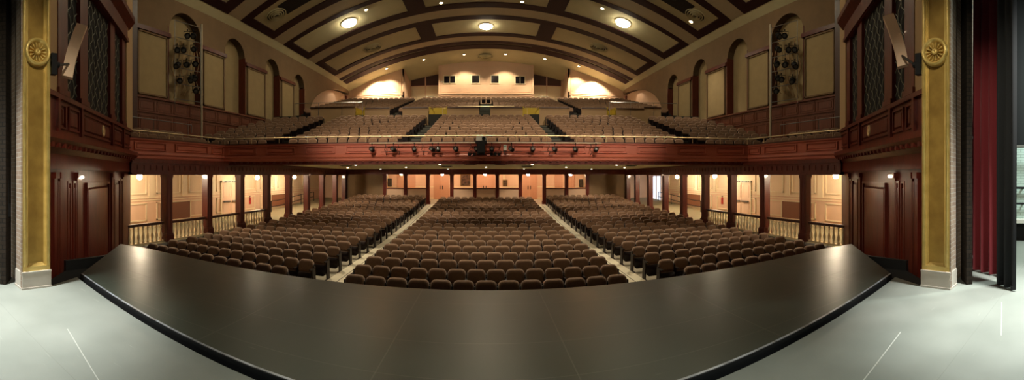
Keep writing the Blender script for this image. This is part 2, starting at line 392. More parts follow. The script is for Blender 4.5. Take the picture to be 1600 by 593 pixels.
# ================================================================== SPLAYED ORGAN SCREENS
A0 = (7.8,3.67); A1 = (12.5,9.3); LU = sqrt(4.7**2+5.63**2)
tU = lambda px: None
def u_of(px):                 # wall coordinate seen at a (left-side) pixel column
    th = (CX-px)/F; t = tan(th)
    k = (t*A0[1]-A0[0])/(4.7-5.63*t); return k*LU
for s, side in ((1,'right'), (-1,'left')):
    mir = s < 0
    T = frameT((A0[0],A0[1],0), (4.7,5.63))
    b = MB(T, mir); b.box(-1.05,LU+.6,-.3,-.06,-1.64,13.5); struct(b.build('wall_splay_'+side, M['plaster']))
    scr = empty('organ_screen', (s*10.1,6.4,-1.64), 'carved mahogany organ screen with lattice windows, %s of the stage' % side, 'wooden screen')
    U = {k: u_of(k) for k in (81,86,90,95,101,106,112,117,121,125,133,144,169,172,175,173,186,188,190,192,196,201,203,205)}
    UE = U[203]
    # lower storey: plain back with pilasters and raised panels
    b = MB(T, mir); b.box(-1.0,UE,-.06,0,-1.64,1.95)
    for (k0,k1) in ((81,86),(90,101),(117,125),(172,175),(190,192)):
        u0, u1 = U[k0], U[k1]
        b.box(u0,u1,0,.07,-1.64,1.78); b.box(u0-.03,u1+.03,0,.11,1.72,1.86); b.box(u0-.03,u1+.03,0,.11,-1.64,-1.3)
    b.build('lower_paneling', M['wood'], scr)
    for (u0,u1) in ((U[101]+.05,U[106]+.1),(U[106]+.2,U[117]-.05),(U[133],U[169]),(U[175]+.08,U[186]-.05),(U[186]+.02,U[190]-.05),(U[86]+.03,U[90]-.03)):
        b = MB(T, mir); z1 = 1.58 if u1-u0 > 1 else 1.65
        b.frame(u0,u1,-1.2,z1,.06,0,.07); b.bbox(u0+.13,u1-.13,0,.05,-1.06,z1-.14,.05); b.build('raised_panel', M['wood'], scr)
    # frieze + cornice + gallery panels
    b = MB(T, mir); b.box(-1.0,UE,-.06,.06,1.95,2.30); b.box(-1.0,UE+.1,0,.10,1.93,1.98)
    b.add([(-1.0,.06,2.28),(UE+.1,.06,2.28),(UE+.1,.34,2.58),(-1.0,.34,2.58),(-1.0,.34,2.72),(UE+.1,.34,2.72),(UE+.1,0,2.80),(-1.0,0,2.80)],
          [(0,3,2,1),(3,4,5,2),(4,7,6,5)])
    b.add([(-1.0,.06,2.28),(-1.0,.34,2.58),(-1.0,.34,2.72),(-1.0,0,2.8),(-1.0,0,2.28)], [(0,1,2,3,4),(4,3,2,1,0)])
    for i in range(26):
        u = -.9+i*(UE+.8)/25; b.box(u,u+.12,.06,.28,2.40,2.50)
    b.build('cornice', M['wood'], scr)
    b = MB(T, mir); b.box(-1.0,UE,-.06,.04,2.75,3.58); b.box(-1.0,UE+.03,-.02,.12,3.55,3.66)
    for k in (86,123,172,190):
        u = u_of(k); b.box(u-.06,u+.06,.04,.12,2.76,3.56)
    b.build('gallery_front', M['wood'], scr)
    for (a, c) in ((88,100),(102,121),(125,170),(174,188),(191,202)):
        b = MB(T, mir); u0, u1 = u_of(a)+.05, u_of(c)-.05; b.frame(u0,u1,2.88,3.46,.045,.04,.09); b.bbox(u0+.10,u1-.10,.04,.08,2.98,3.36,.035)
        b.build('raised_panel', M['wood'], scr)
    um = u_of(157.5); b = MB(T, mir); b.smooth = True
    b.lathe([(.02,.10),(.05,.11),(.055,.08),(.12,.085),(.15,.10),(.165,.08),(.165,.06)], (0,0,0), 24, 'y')
    # oval: squash the ring in place
    b.v = []; b.f = []; b.m = []; b.sm = []
    n = 28; prof = [(.0,.10),(.05,.11),(.06,.085),(.11,.085),(.135,.115),(.155,.10),(.16,.06)]
    vs = [(um+r*.8*sin(2*pi*k/n), h, 3.17+r*1.15*cos(2*pi*k/n)) for r,h in prof for k in range(n)]
    fs = [(i*n+k, (i+1)*n+k, (i+1)*n+(k+1)%n, i*n+(k+1)%n) for i in range(len(prof)-1) for k in range(n)]
    b.add(vs, fs); b.build('medallion', M['brass'], scr)['label'] = 'gold oval medallion'
    # windows
    zt = 6.9; UC = u_of(196)+.1
    b = MB(T, mir)
    for (a, c) in ((86,101),(121,133),(169,176),(188,193)):
        u0, u1 = u_of(a), u_of(c); b.box(u0,u1,-.06,.08,3.66,zt); b.box(u0-.03,u1+.03,-.06,.13,3.66,3.80)
    b.box(u_of(86),u_of(193)+.1,-.06,.14,zt,zt+.62); b.box(u_of(86),u_of(193)+.1,.14,.2,zt+.02,zt+.14)
    b.add([(u_of(86),.14,zt+.60),(UC,.14,zt+.60),(UC,.36,zt+.86),(u_of(86),.36,zt+.86),(u_of(86),.36,zt+1.05),(UC,.36,zt+1.05),(UC,0,zt+1.12),(u_of(86),0,zt+1.12)],
          [(0,3,2,1),(3,4,5,2),(4,7,6,5)])
    b.add([(UC,.14,zt+.60),(UC,.36,zt+.86),(UC,.36,zt+1.05),(UC,0,zt+1.12),(UC,0,zt+.60)], [(4,3,2,1,0),(0,1,2,3,4)])
    b.build('window_frame', M['wood'], scr)
    for (a, c) in ((101,121),(133,169),(176,188)):
        u0, u1 = u_of(a), u_of(c)
        b = MB(T, mir); b.box(u0,u1,-.05,-.03,3.66,zt); bk = b.build('grille_backing', M['latback'], scr)
        b = MB(T, mir); px_, pz = .44, .62
        # chain pattern: two families of zig-zag bars
        for fam in (1,-1):
            k0 = int(-(zt-3.66)/pz)-2; k1 = int((u1-u0)/px_)+int((zt-3.66)/pz)+3
            for k in range(k0, k1):
                pts = []
                for j in range(0, 60):
                    z = 3.68+j*pz/4
                    if z > zt: break
                    ph = j/4
                    uu = (u0+k*px_+fam*ph*px_) if fam > 0 else (u0+k*px_-ph*px_)
                    uu += .045*(1 if j % 2 else -1)
                    if u0+.03 < uu < u1-.03: pts.append((uu, .0, z))
                    else:
                        if len(pts) > 1: b.tube(pts, .013, 4)
                        pts = []
                if len(pts) > 1: b.tube(pts, .013, 4)
        b.build('lattice', M['lattice'], scr)
    # plaster pier closing the screen
    b = MB(T, mir); b.box(u_of(193)+.1,UE+.02,-.06,.10,3.66,13.2); b.box(-1.0,u_of(86),-.06,.06,3.66,13.2); struct(b.build('trim_1' if s > 0 else 'trim_2', mat('pier_plaster_'+side, (.52,.36,.19), .8)))
    # line array loudspeaker
    if s < 0: top, bot, D = P(128,41,7.1), P(105,121,6.9), 7.0
    else: top, bot, D = P(1388,26,7.1), P(1411,104,6.9), 7.0
    top = Vector(top); bot = Vector(bot)
    sp = empty('line_array_speaker', tuple(bot), 'curved beige column loudspeaker mounted beside the %s pilaster' % side, 'speaker', 'column loudspeakers')
    ax = (top-bot).normalized(); L = (top-bot).length
    view = Vector((bot.x, bot.y, 0)).normalized(); sd = ax.cross(view).normalized()     # sideways
    out = Vector((-s*.2, 1, 0)).normalized()
    W = .10
    b = MB(); vs = []; N = 12
    for i in range(N+1):
        t = i/N; bow = -s*.0 + (-.035)*4*t*(1-t)
        c = bot+ax*L*t
        cc = c + sd*(bow*(-1 if s < 0 else 1))
        dep = .09
        for (p, q) in ((-1,-1),(1,-1),(1,1),(-1,1)):
            vs.append(tuple(cc+sd*W*p+view*dep*q))
    fs = [(i*4+k, i*4+(k+1)%4, i*4+4+(k+1)%4, i*4+4+k) for i in range(N) for k in range(4)]+[(3,2,1,0),(N*4,N*4+1,N*4+2,N*4+3)]
    b.add(vs, fs); b.build('cabinet', M['speaker'], sp)
    b = MB()
    mid = bot+ax*L*.28; pilp = Vector(P(80 if s < 0 else 1441, 100, 6.2)); pilp.y = 2.72
    b.tube([tuple(mid+view*.08), tuple(pilp+Vector((0,.02,0)))], .022, 8)
    b.tube([tuple(pilp+Vector((0,-.1,0))), tuple(pilp+Vector((0,.05,0)))], .05, 10)
    b.box(pilp.x-.05,pilp.x+.05,pilp.y-.1,pilp.y,pilp.z-.17,pilp.z+.17)
    b.build('wall_bracket', M['metal'], sp)

# ================================================================== AUDITORIUM FLOORS
PROF = [(6,-1.64),(9.3,-1.64),(14.6,-1.56),(18.8,-1.46),(23.1,-1.27),(27.3,-1.04),(30.5,-.80),(36.5,-.50)]
def fz(y):
    if y <= PROF[0][0]: return PROF[0][1]
    for (a, za), (c, zc_) in zip(PROF, PROF[1:]):
        if y <= c: return za+(zc_-za)*(y-a)/(c-a)
    return PROF[-1][1]
ys = [5.8]+[p[0] for p in PROF[1:]]
def rampslab(x0, x1, ylist, dz=0, th=.15, zf=fz):
    b = MB(); n = len(ylist)
    vs = []
    for y in ylist:
        z = zf(y)+dz; vs += [(x0,y,z),(x1,y,z),(x0,y,z-th),(x1,y,z-th)]
    fs = []
    for i in range(n-1):
        a = i*4; c = a+4
        fs += [(a,a+1,c+1,c),(a+2,c+2,c+3,a+3),(a,c,c+2,a+2),(a+1,a+3,c+3,c+1)]
    fs += [(0,2,3,1),((n-1)*4,(n-1)*4+1,(n-1)*4+3,(n-1)*4+2)]
    b.add(vs, fs); return b
struct(rampslab(-11.9,11.9,ys).build('floor_auditorium', M['housefloor']))
for s in (-1,1):
    x0, x1 = sorted((s*3.74, s*4.98))
    o = rampslab(x0, x1, [8.4,14.6,18.8,23.1,27.3,30.5,32.25], .02, .02).build('aisle_runner', M['aisle'])
    run = o; tag(o, 'pale floor strip of the %s aisle between seat blocks' % ('right' if s > 0 else 'left'), 'aisle')
    rampslab(s*4.62-.012, s*4.62+.012, [8.4,14.6,18.8,23.1,27.3,30.5,32.2], .023, .003).build('joint_line', M['metal'], run)
wz = lambda y: max(-1.1, fz(y))
for s, side in ((1,'right'),(-1,'left')):
    x0, x1 = sorted((s*11.38, s*11.86)); struct(rampslab(x0, x1, [8.4,14.6,18.8,23.1,27.0], .02, .02).build('floor_black_strip_'+side, M['black']))  # black strip laid on the floor beside the walkway curb
COLY = [11.4+2.68*k for k in range(9)]; COLY[8] = 32.3
for s, side in ((1,'right'), (-1,'left')):
    mir = s < 0
    x0, x1 = sorted((s*12.25, s*16.6))
    struct(rampslab(x0, x1, [6,20,26.2,27.3,30.5,36.5], 0, .3, wz).build('floor_walkway_'+side, M['carpet']))
    b = MB(mir=mir); b.box(11.85,12.25,6,36.4,-1.7,-1.1); struct(b.build('wall_walkway_curb_'+side, M['black']))
    # header beam with frieze above the arcade
    b = MB(mir=mir); b.box(12.3,12.7,9.3,33,1.82,2.46); b.box(12.24,12.76,9.3,33,1.80,1.88); b.box(12.24,12.3,9.3,33,2.30,2.46)
    be = b.build('arcade_beam', M['wood']); tag(be, 'dark carved wooden beam over the %s arcade columns' % side, 'beam')
    b = MB(mir=mir)
    y = 9.6
    while y < 32: b.box(12.27,12.3,y,y+.22,2.0,2.2); y += .34
    b.build('carved_block', M['wood'], be)['kind'] = 'stuff'
    b = MB(mir=mir); b.box(12.7,16.6,6,33,2.30,2.45); struct(b.build('ceiling_walkway_'+side, M['pink']))
    # columns
    for k, y in enumerate(COLY):
        c = empty('wooden_column', (s*12.5,y,wz(y)), '%s square mahogany column of the %s arcade counted from the stage' % (ORD[k], side), 'column', 'arcade columns')
        z0 = wz(y)
        b = MB(mir=mir); b.box(12.32,12.68,y-.18,y+.18,z0+.35,1.8)
        for dy in (-.12,.06): b.box(12.305,12.32,y+dy,y+dy+.06,z0+.5,1.6)
        b.build('shaft', M['wood'], c)
        b = MB(mir=mir); b.box(12.27,12.73,y-.23,y+.23,z0,z0+.3); b.box(12.295,12.705,y-.205,y+.205,z0+.3,z0+.36); b.build('base', M['wood'], c)
        b = MB(mir=mir); b.box(12.295,12.705,y-.205,y+.205,1.72,1.8); b.box(12.305,12.695,y-.195,y+.195,1.66,1.72); b.build('capital', M['wood'], c)
    # balustrades (first four bays)
    starts = [8.72]+COLY[:4]
    for k in range(4):
        y0, y1 = starts[k]+.23, starts[k+1]-.23
        bl = empty('balustrade', (s*12.5,(y0+y1)/2,-1.1), 'cream turned balustrade with dark handrail, %s bay of the %s arcade' % (ORD[k], side), 'balustrade', 'arcade balustrades')
        b = MB(mir=mir); b.box(12.42,12.58,y0,y1,-.30,-.23); b.box(12.45,12.55,y0,y1,-.34,-.30); b.build('handrail', M['wood_lam'], bl)
        b = MB(mir=mir); b.box(12.43,12.57,y0,y1,-1.1,-1.03); b.build('bottom_rail', M['cream'], bl)
        nb = 9
        for i in range(nb):
            yy = y0+(i+.5)*(y1-y0)/nb
            b = MB(mir=mir); b.smooth = True
            b.lathe([(.055,0),(.055,.07),(.035,.09),(.062,.2),(.066,.28),(.036,.40),(.026,.52),(.045,.56),(.03,.6),(.05,.66),(.05,.72)], (12.5,yy,-1.04), 8)
            b.build('baluster', M['cream'], bl)
    # outer walkway wall
    b = MB(mir=mir); b.box(16.5,16.7,4,36.4,-1.2,.52); struct(b.build('wall_walkway_'+side, M['pink']))
    b = MB(mir=mir); b.box(16.5,16.7,4,36.4,.52,2.45); struct(b.build('wall_walkway_upper_'+side, M['creamwall']))
    b = MB(mir=mir); b.box(16.46,16.5,8,35.6,.36,.42); b.box(16.44,16.5,8,35.6,.50,.55); b.box(16.42,16.5,8,35.6,-1.1,-.9)
    y = 9.0
    while y < 31:
        b.T = Matrix.Identity(4); 
        for (ya, yb, za, zb) in ((y,y+1.9,.72,2.2),(y,y+1.9,-.75,.25)):
            b.box(16.44,16.5,ya,yb,za,za+.07); b.box(16.44,16.5,ya,yb,zb-.07,zb); b.box(16.44,16.5,ya,ya+.07,za,zb); b.box(16.44,16.5,yb-.07,yb,za,zb)
        b.box(16.44,16.5,y+2.06,y+2.46,.55,2.3)
        y += 2.62
    struct(b.build('trim_wainscot_'+side, M['cream']))
    for k, (a, c) in enumerate(((14.55,16.9),(26.2,28.4))):
        b = MB(mir=mir); b.box(16.40,16.5,a,c,-.82,.22)
        g = empty('radiator_grille', (s*16.45,(a+c)/2,-.82), '%s brown radiator grille on the %s walkway wall' % (('nearer','farther')[k], side), 'radiator')
        b.build('panel', M['brownpanel'], g); b = MB(mir=mir)
        b.box(16.37,16.4,a-.05,c+.05,.20,.27); b.box(16.37,16.4,a-.05,c+.05,-.87,-.80); b.box(16.37,16.4,a-.05,a+.02,-.8,.2); b.box(16.37,16.4,c-.02,c+.05,-.8,.2); b.build('frame', M['cream'], g)
    # exit doors with push bars
    dr = empty('exit_door', (s*16.45,20.9,-1.1), 'pale double exit door with push bars on the %s walkway wall' % side, 'door')
    for k in range(2):
        b = MB(mir=mir); y0 = 20.0+k*.95; b.box(16.42,16.47,y0,y0+.92,-1.1,1.25)
        for (za,zb) in ((-.9,.0),(.25,1.1)):
            b.box(16.40,16.42,y0+.12,y0+.8,za,za+.04); b.box(16.40,16.42,y0+.12,y0+.8,zb-.04,zb); b.box(16.40,16.42,y0+.12,y0+.16,za,zb); b.box(16.40,16.42,y0+.76,y0+.8,za,zb)
        d = b.build('door_leaf', M['pink'], dr)
        for zz in (-.05, 1.3):
            if zz > 0 and k == 0: pass
            b = MB(mir=mir); b.box(16.30,16.36,y0+.1,y0+.82,zz,zz+.10) if zz < 0 else b.box(16.28,16.4,y0+.3,y0+.85,1.30,1.36)
            b.box(16.34,16.42,y0+.12,y0+.18,zz,zz+.08); b.box(16.34,16.42,y0+.74,y0+.8,zz,zz+.08)
            b.build('push_bar' if zz < 0 else 'door_closer', M['steel'], d)
    b = MB(mir=mir); b.box(16.40,16.5,19.9,20.0,-1.1,1.4); b.box(16.40,16.5,21.9,22.0,-1.1,1.4); b.box(16.40,16.5,19.9,22.0,1.28,1.42); b.build('door_frame', M['cream'], dr)
    # fire extinguisher
    fe = empty('fire_extinguisher', (s*16.36,23.2,-.35), 'red fire extinguisher on the %s walkway wall' % side, 'fire extinguisher')
    b = MB(mir=mir); b.smooth = True; b.lathe([(.0,0),(.085,0),(.09,.05),(.09,.42),(.05,.50),(.03,.54),(.0,.54)], (16.38,23.2,-.35), 14); b.build('cylinder_body', M['extred'], fe)
    b = MB(mir=mir); b.tube([(16.38,23.2,.18),(16.38,23.2,.26),(16.30,23.1,.2),(16.29,23.08,-.1)], .014, 6); b.box(16.34,16.42,23.12,23.28,.22,.25); b.build('valve_hose', M['black'], fe)
    # ramp handrail on the walkway
    y0, y1 = 25.4, 33.0
    hr = empty('ramp_handrail', (s*15.9,29,-1.1), 'dark pipe handrail on the %s walkway ramp' % side, 'handrail')
    for zz in (.86,.42):
        b = MB(mir=mir); b.tube([(15.9,y,wz(y)+zz) for y in (y0,26.2,27.3,30.5,y1)], .03, 8); b.build('rail', M['metal'], hr)
    for y in (y0,27.9,30.4,y1):
        b = MB(mir=mir); b.tube([(15.9,y,wz(y)),(15.9,y,wz(y)+.86)], .035, 8); b.build('post', M['metal'], hr)
# globe lamps over the walkway
def globe(x, y, z, r, label, group, gm='globe'):
    g = empty('globe_lamp', (x,y,z), label, 'lamp', group)
    b = MB(); b.smooth = True; n = 10
    b.lathe([(r*sin(pi*i/n)+1e-4, -r*cos(pi*i/n)) for i in range(n+1)], (x,y,z), 20); b.build('globe_shade', M[gm], g)
    b = MB(); b.lathe([(r*.55,0),(r*.6,.04),(r*.3,.06)], (x,y,z+r*.85), 14); b.build('ceiling_mount', M['brass'], g)
for k, (px, py) in enumerate(((218,276),(402,277),(460,276.5))):
    X = 14.6; D = X/sin((CX-px)/F); q = P(px, py, D)
    globe(q[0], q[1], q[2], .135, '%s glowing globe lamp over the left walkway' % ('nearest','middle','farthest')[k], 'walkway globe lamps')
for k, (px, py) in enumerate(((1306,274.5),(1117,275),(1058,276))):
    X = 14.6; D = X/sin((px-CX)/F); q = P(px, py, D)
    globe(q[0], q[1], q[2], .135, '%s glowing globe lamp over the right walkway' % ('nearest','middle','farthest')[k], 'walkway globe lamps')

# ================================================================== REAR OF THE STALLS
YB = 32.5; fb = fz(YB)
BX = [.95,2.90,4.95,6.90,8.75]
CXB = []
for x in BX: CXB += [-x, x]
for x in sorted(CXB):
    k = sorted(CXB).index(x)
    c = empty('wooden_column', (x,YB,fb), '%s dark rear column under the balcony, counted from the left' % ORD[k], 'column', 'rear columns')
    b = MB(); b.box(x-.15,x+.15,YB-.15,YB+.15,fb+.3,1.85); b.box(x-.10,x+.10,YB-.16,YB-.15,fb+.4,1.6); b.build('shaft', M['wood'], c)
    b = MB(); b.box(x-.19,x+.19,YB-.19,YB+.19,fb,fb+.3); b.build('base', M['wood'], c)
    b = MB(); b.box(x-.19,x+.19,YB-.19,YB+.19,1.74,1.86); b.build('capital', M['wood'], c)
b = MB(); b.box(-12.7,12.7,YB-.2,YB+.2,1.84,2.35); b.box(-12.7,12.7,YB-.26,YB-.2,1.84,1.92); b.box(-12.7,12.7,YB-.24,YB-.2,2.2,2.3)
tag(b.build('rear_beam', M['wood']), 'dark wooden beam across the rear columns', 'beam')
k = 0
for (xa, xb) in ((-8.6,-7.05),(-6.75,-5.1),(-2.75,-1.10),(-.80,.80),(1.10,2.75),(5.1,6.75),(7.05,8.6)):
    pr = empty('parapet_wall', ((xa+xb)/2,YB,fb), '%s peach half-height wall between rear columns, from the left' % ORD[k], 'half wall', 'rear half walls'); k += 1
    b = MB(); b.box(xa,xb,YB-.07,YB+.07,fb,.60); b.frame(xa+.1,xb-.1,fb+.2,.45,.04,YB-.09,YB-.07); b.build('panel', M['pink'], pr)
    b = MB(); b.box(xa,xb,YB-.13,YB+.13,.60,.68); b.build('ledge', M['wood'], pr)
# corner walls beyond the columns
for s, side in ((1,'right'),(-1,'left')):
    b = MB(mir=s<0); b.prism([(8.9,YB+.1),(12.3,YB-.1),(12.6,YB-.1),(12.6,YB+.1),(8.9,YB+.3)], fb-.4, 2.35); struct(b.build('wall_rear_corner_'+side, M['plaster']))
# lobby
b = MB(); b.box(-16.7,16.7,36.3,36.5,-1.2,2.6); struct(b.build('wall_lobby', M['pink']))
b = MB(); b.box(-12.9,12.9,YB+.2,36.4,2.28,2.4); struct(b.build('ceiling_lobby', M['pink']))
b = MB()
for s in (-1,1): b.box(s*12.7,s*12.9,YB+.1,36.4,-1.2,2.4)
struct(b.build('wall_lobby_end', M['pink']))
YL = 36.3; fl = fz(YL)
b = MB(); b.box(-12.7,12.7,YL-.05,YL,.62,.70); b.box(-12.7,12.7,YL-.04,YL,fl,fl+.18); b.box(-12.7,12.7,YL-.06,YL,2.1,2.2)
for x in (-11,-9.5,-4.0,-1.9,1.7,3.8,9.5,11): b.box(x-.10,x+.10,YL-.035,YL,.7,2.1)
struct(b.build('trim_lobby', M['cream']))
def leaf(b, x0, x1, z0, z1, yy):
    b.box(x0,x1,yy-.05,yy,z0,z1)
    for (za, zb) in ((z0+.15,z0+.95),(z0+1.1,z1-.15)): b.frame(x0+.12,x1-.12,za,zb,.04,yy-.075,yy-.05)
for k, (px0, px1) in enumerate(((603.5+18,631-1),(639,648),(679,700.5),(743,772),(815.5,838),(868,878),(886,897))):
    D = YL; x0 = YL*tan((px0-CX)/F); x1 = YL*tan((px1-CX)/F)
    dr = empty('lobby_door', ((x0+x1)/2,YL,fl), '%s peach panelled lobby door behind the rear columns, from the left' % ORD[k], 'door', 'lobby doors')
    n = 2 if x1-x0 > 1.2 else 1
    for i in range(n):
        b = MB(); leaf(b, x0+(x1-x0)*i/n+.01, x0+(x1-x0)*(i+1)/n-.01, fl, fl+2.35, YL-.02); d = b.build('door_leaf', M['peachdoor'], dr)
        if n == 2:
            xc = (x0+x1)/2+(-.12 if i == 0 else .12)
            b = MB(); b.box(xc-.035,xc+.035,YL-.13,YL-.07,fl+.95,fl+1.3); b.build('pull_handle', M['black'], d)
    b = MB(); b.box(x0-.08,x0,YL-.09,YL,fl,fl+2.43); b.box(x1,x1+.08,YL-.09,YL,fl,fl+2.43); b.box(x0-.08,x1+.08,YL-.09,YL,fl+2.35,fl+2.43); b.build('door_frame', M['peachdoor'], dr)
def painting(px0, px1, py0, py1, label, cols):
    D = YL-.06; x0 = D*tan((px0-CX)/F); x1 = D*tan((px1-CX)/F); dd = D/cos(((px0+px1)/2-CX)/F)
    z1 = EYE+(HY-py0)*dd/F; z0 = EYE+(HY-py1)*dd/F
    p = empty('framed_picture', ((x0+x1)/2,D,z0), label, 'picture')
    b = MB(); b.frame(x0,x1,z0,z1,.06,D-.03,D+.05); b.build('picture_frame', cols[0], p)
    b = MB(); b.box(x0+.05,x1-.05,D,D+.03,z0+.05,z1-.05); b.build('canvas', cols[1], p)
gf = mat('dull_gilt', (.25,.15,.05), .5, .4)
painting(719.5,735,272,290.5, 'large dark framed group portrait on the lobby wall', (gf, mat('dark_canvas', (.02,.012,.008), .4, col2=(.16,.09,.06), scale=4.5)))
painting(785.5,793,280.5,291, 'small dark framed picture on the lobby wall', (gf, mat('dark_canvas_small', (.03,.02,.012), .4, col2=(.18,.10,.05), scale=6)))
painting(606,612,278.5,291, 'black framed notice board at the left end of the lobby', (M['black'], mat('board_left', (.05,.045,.03), .4, col2=(.10,.09,.06), scale=5)))
painting(905,911,280,292, 'black framed notice board at the right end of the lobby', (M['black'], mat('board_right', (.05,.045,.03), .4, col2=(.10,.09,.06), scale=5)))
for k, (px, py) in enumerate(((627,270),(691,270.2),(758,270.3),(825,270.6),(891.5,270.8))):
    q = P(px, py, 34.2/cos((px-CX)/F)); globe(q[0], q[1], q[2]-.05, .16, '%s glowing globe lamp in the rear lobby, from the left' % ORD[k], 'lobby globe lamps', 'globe2')
# bright glazed door at the right end of the walkway
wd = empty('glazed_exit_door', (16.42,31.6,-.8), 'tall glazed door with cold daylight at the far right walkway', 'door')
y0_, y1_ = 16.4/tan((1033-CX)/F), 16.4/tan((1019-CX)/F)
b = MB(); b.box(16.40,16.44,y0_,y1_,-.75,1.75); b.build('glass_pane', M['daylight'], wd)
b = MB()
for yy in (y0_, (y0_+y1_)/2, y1_): b.box(16.36,16.42,yy-.06,yy+.06,-.8,1.8)
b.box(16.36,16.42,y0_,y1_,-.8,-.65); b.box(16.36,16.42,y0_,y1_,1.7,1.8); b.build('door_frame', M['pink'], wd)
# ================================================================== BALCONY
CY = -12.8
def arcpt(R, x): return (x, CY+sqrt(R*R-x*x))
R0 = 30.8
NA = 28
path = [(12.5,9.3),(12.5,11.3),(12.5,13.3)]+[arcpt(R0, 12.5-25*i/NA) for i in range(NA+1)]+[(-12.5,13.3),(-12.5,11.3),(-12.5,9.3)]
# left of travel (going +y, then towards -x, then -y) is the auditorium side: at x=12.5 heading +y the left is -x
bf = empty('balcony_front', (0,18,2.46), 'long mahogany balcony front with raised panels', 'balcony front')
b = MB(); b.sweep(path, [(-.25,2.46),(.02,2.46),(.05,2.52),(.05,2.60),(.09,2.645),(.10,2.68),(.085,2.71),(.06,2.74),(.04,2.78),(.04,3.22),(.12,3.26),(.12,3.31),(-.25,3.31)][::-1])
b.build('front_body', M['wood_lit'], bf)
b = MB(); b.sweep(path, [(-.27,3.31),(.14,3.31),(.14,3.36),(-.27,3.36)][::-1]); b.build('cap_rail', M['wood_lam'], bf)
# cumulative length sampling
cum = [0]
for a, c in zip(path, path[1:]): cum.append(cum[-1]+hypot(c[0]-a[0], c[1]-a[1]))
def along(t, d=0):
    t = max(0, min(cum[-1], t))
    for i in range(len(path)-1):
        if t <= cum[i+1]+1e-9:
            k = (t-cum[i])/(cum[i+1]-cum[i]); a = path[i]; c = path[i+1]
            tx = Vector((c[0]-a[0], c[1]-a[1])).normalized(); n = Vector((-tx.y, tx.x))
            return (a[0]+(c[0]-a[0])*k+n.x*d, a[1]+(c[1]-a[1])*k+n.y*d)
def panel_on(b, t0, t1, z0, z1, d0, d1):
    ts = [t0]+[c for c in cum if t0+.05 < c < t1-.05]+[t1]
    b.sweep([along(t) for t in ts], [(d0,z0),(d1,z0+.02),(d1,z1-.02),(d0,z1)][::-1])
side_st = [(.25,2.0),(2.55,4.75),(5.05,5.95)]
L_arc = cum[-1]-2*6.05; nP = 13; pitch = L_arc/nP
spans = side_st+[(6.05+pitch*k+.25, 6.05+pitch*(k+1)-.25) for k in range(nP)]+[(cum[-1]-c, cum[-1]-a) for a, c in side_st[::-1]]
for (t0, t1) in spans:
    b = MB()
    panel_on(b, t0, t1, 3.13, 3.18, .04, .11); panel_on(b, t0, t1, 2.82, 2.87, .04, .11)
    panel_on(b, t0, t0+.06, 2.84, 3.16, .04, .11); panel_on(b, t1-.06, t1, 2.84, 3.16, .04, .11)
    panel_on(b, t0+.14, t1-.14, 2.91, 3.09, .04, .075)
    b.build('raised_panel', M['wood_lit'], bf)
b = MB(); b.sweep(path, [(-.2,2.30),(-.02,2.30),(-.02,2.46),(-.2,2.46)][::-1])
o = b.build('under_band', M['wood'], bf)  # dark wood band below the balcony front
nb = int(cum[-1]/.34)
b = MB()
for i in range(nb):
    t = .2+i*.34
    if t+.1 < cum[-1]: panel_on(b, t, t+.12, 2.38, 2.46, -.02, .04)
b.build('dentil_row', M['wood'], bf)['kind'] = 'stuff'
# brass rail
br = empty('brass_handrail', (0,17.9,3.36), 'polished brass handrail along the top of the balcony front', 'handrail')
b = MB(); b.smooth = True
dn = []
for i in range(121):
    p = along(cum[-1]*i/120, -.05); dn.append((p[0], p[1], 3.645))
b.tube(dn, .028, 8); b.build('rail', M['brass'], br)
ti = .02
posts = [.6,2.3,4.9,6.1]+[6.1+pitch*k*.72 for k in range(1, int((L_arc)/(pitch*.72)))]+[cum[-1]-6.1,cum[-1]-4.9,cum[-1]-2.3,cum[-1]-.6]
for t in posts:
    p = along(t, -.05); b = MB(); b.tube([(p[0],p[1],3.34),(p[0],p[1],3.63)], .018, 8); b.lathe([(.035,0),(.035,.015)], (p[0],p[1],3.355), 10); b.build('post', M['brass'], br)
# soffit under the balcony
b = MB(); n = 24
vs = []
for i in range(n+1):
    x = -12.45+24.9*i/n; y0 = arcpt(R0-.15, x)[1]+.1
    vs += [(x,y0,2.50),(x,24,2.38),(x,YB+.1,2.28),(x,y0,2.62),(x,24,2.55),(x,YB+.1,2.45)]
fs = []
for i in range(n):
    a = i*6; c = a+6
    fs += [(a,a+1,c+1,c),(a+1,a+2,c+2,c+1),(a+3,c+3,c+4,a+4),(a+4,c+4,c+5,a+5)]
b.add(vs, fs); struct(b.build('ceiling_under_balcony', M['ceil']))
for k, (px, py, w) in enumerate(((541,258.5,3.2),(698,258.5,2.6),(735,257.5,2.4),(782,257.5,2.4),(823,258,2.6),(986,258.5,3.2),(655,256.5,2.8),(866,256.5,2.8))):
    th = (px-CX)/F
    D = 22 if py < 258 else 24.5
    x, y = D*sin(th), D*cos(th); zz = 2.50-(y-18)*.02
    b = MB()
    b.box(x-.35,x+.35,y-.12,y+.12,zz-.03,zz-.0); b.box(x-.28,x+.28,y-.06,y+.06,zz-.05,zz-.03)
    tag(b.build('soffit_vent', M['metal']), '%s small dark air vent in the soffit under the balcony, from the left' % ORD[sorted([541,698,735,782,823,986,655,866]).index(px)], 'air vent', 'soffit vents')
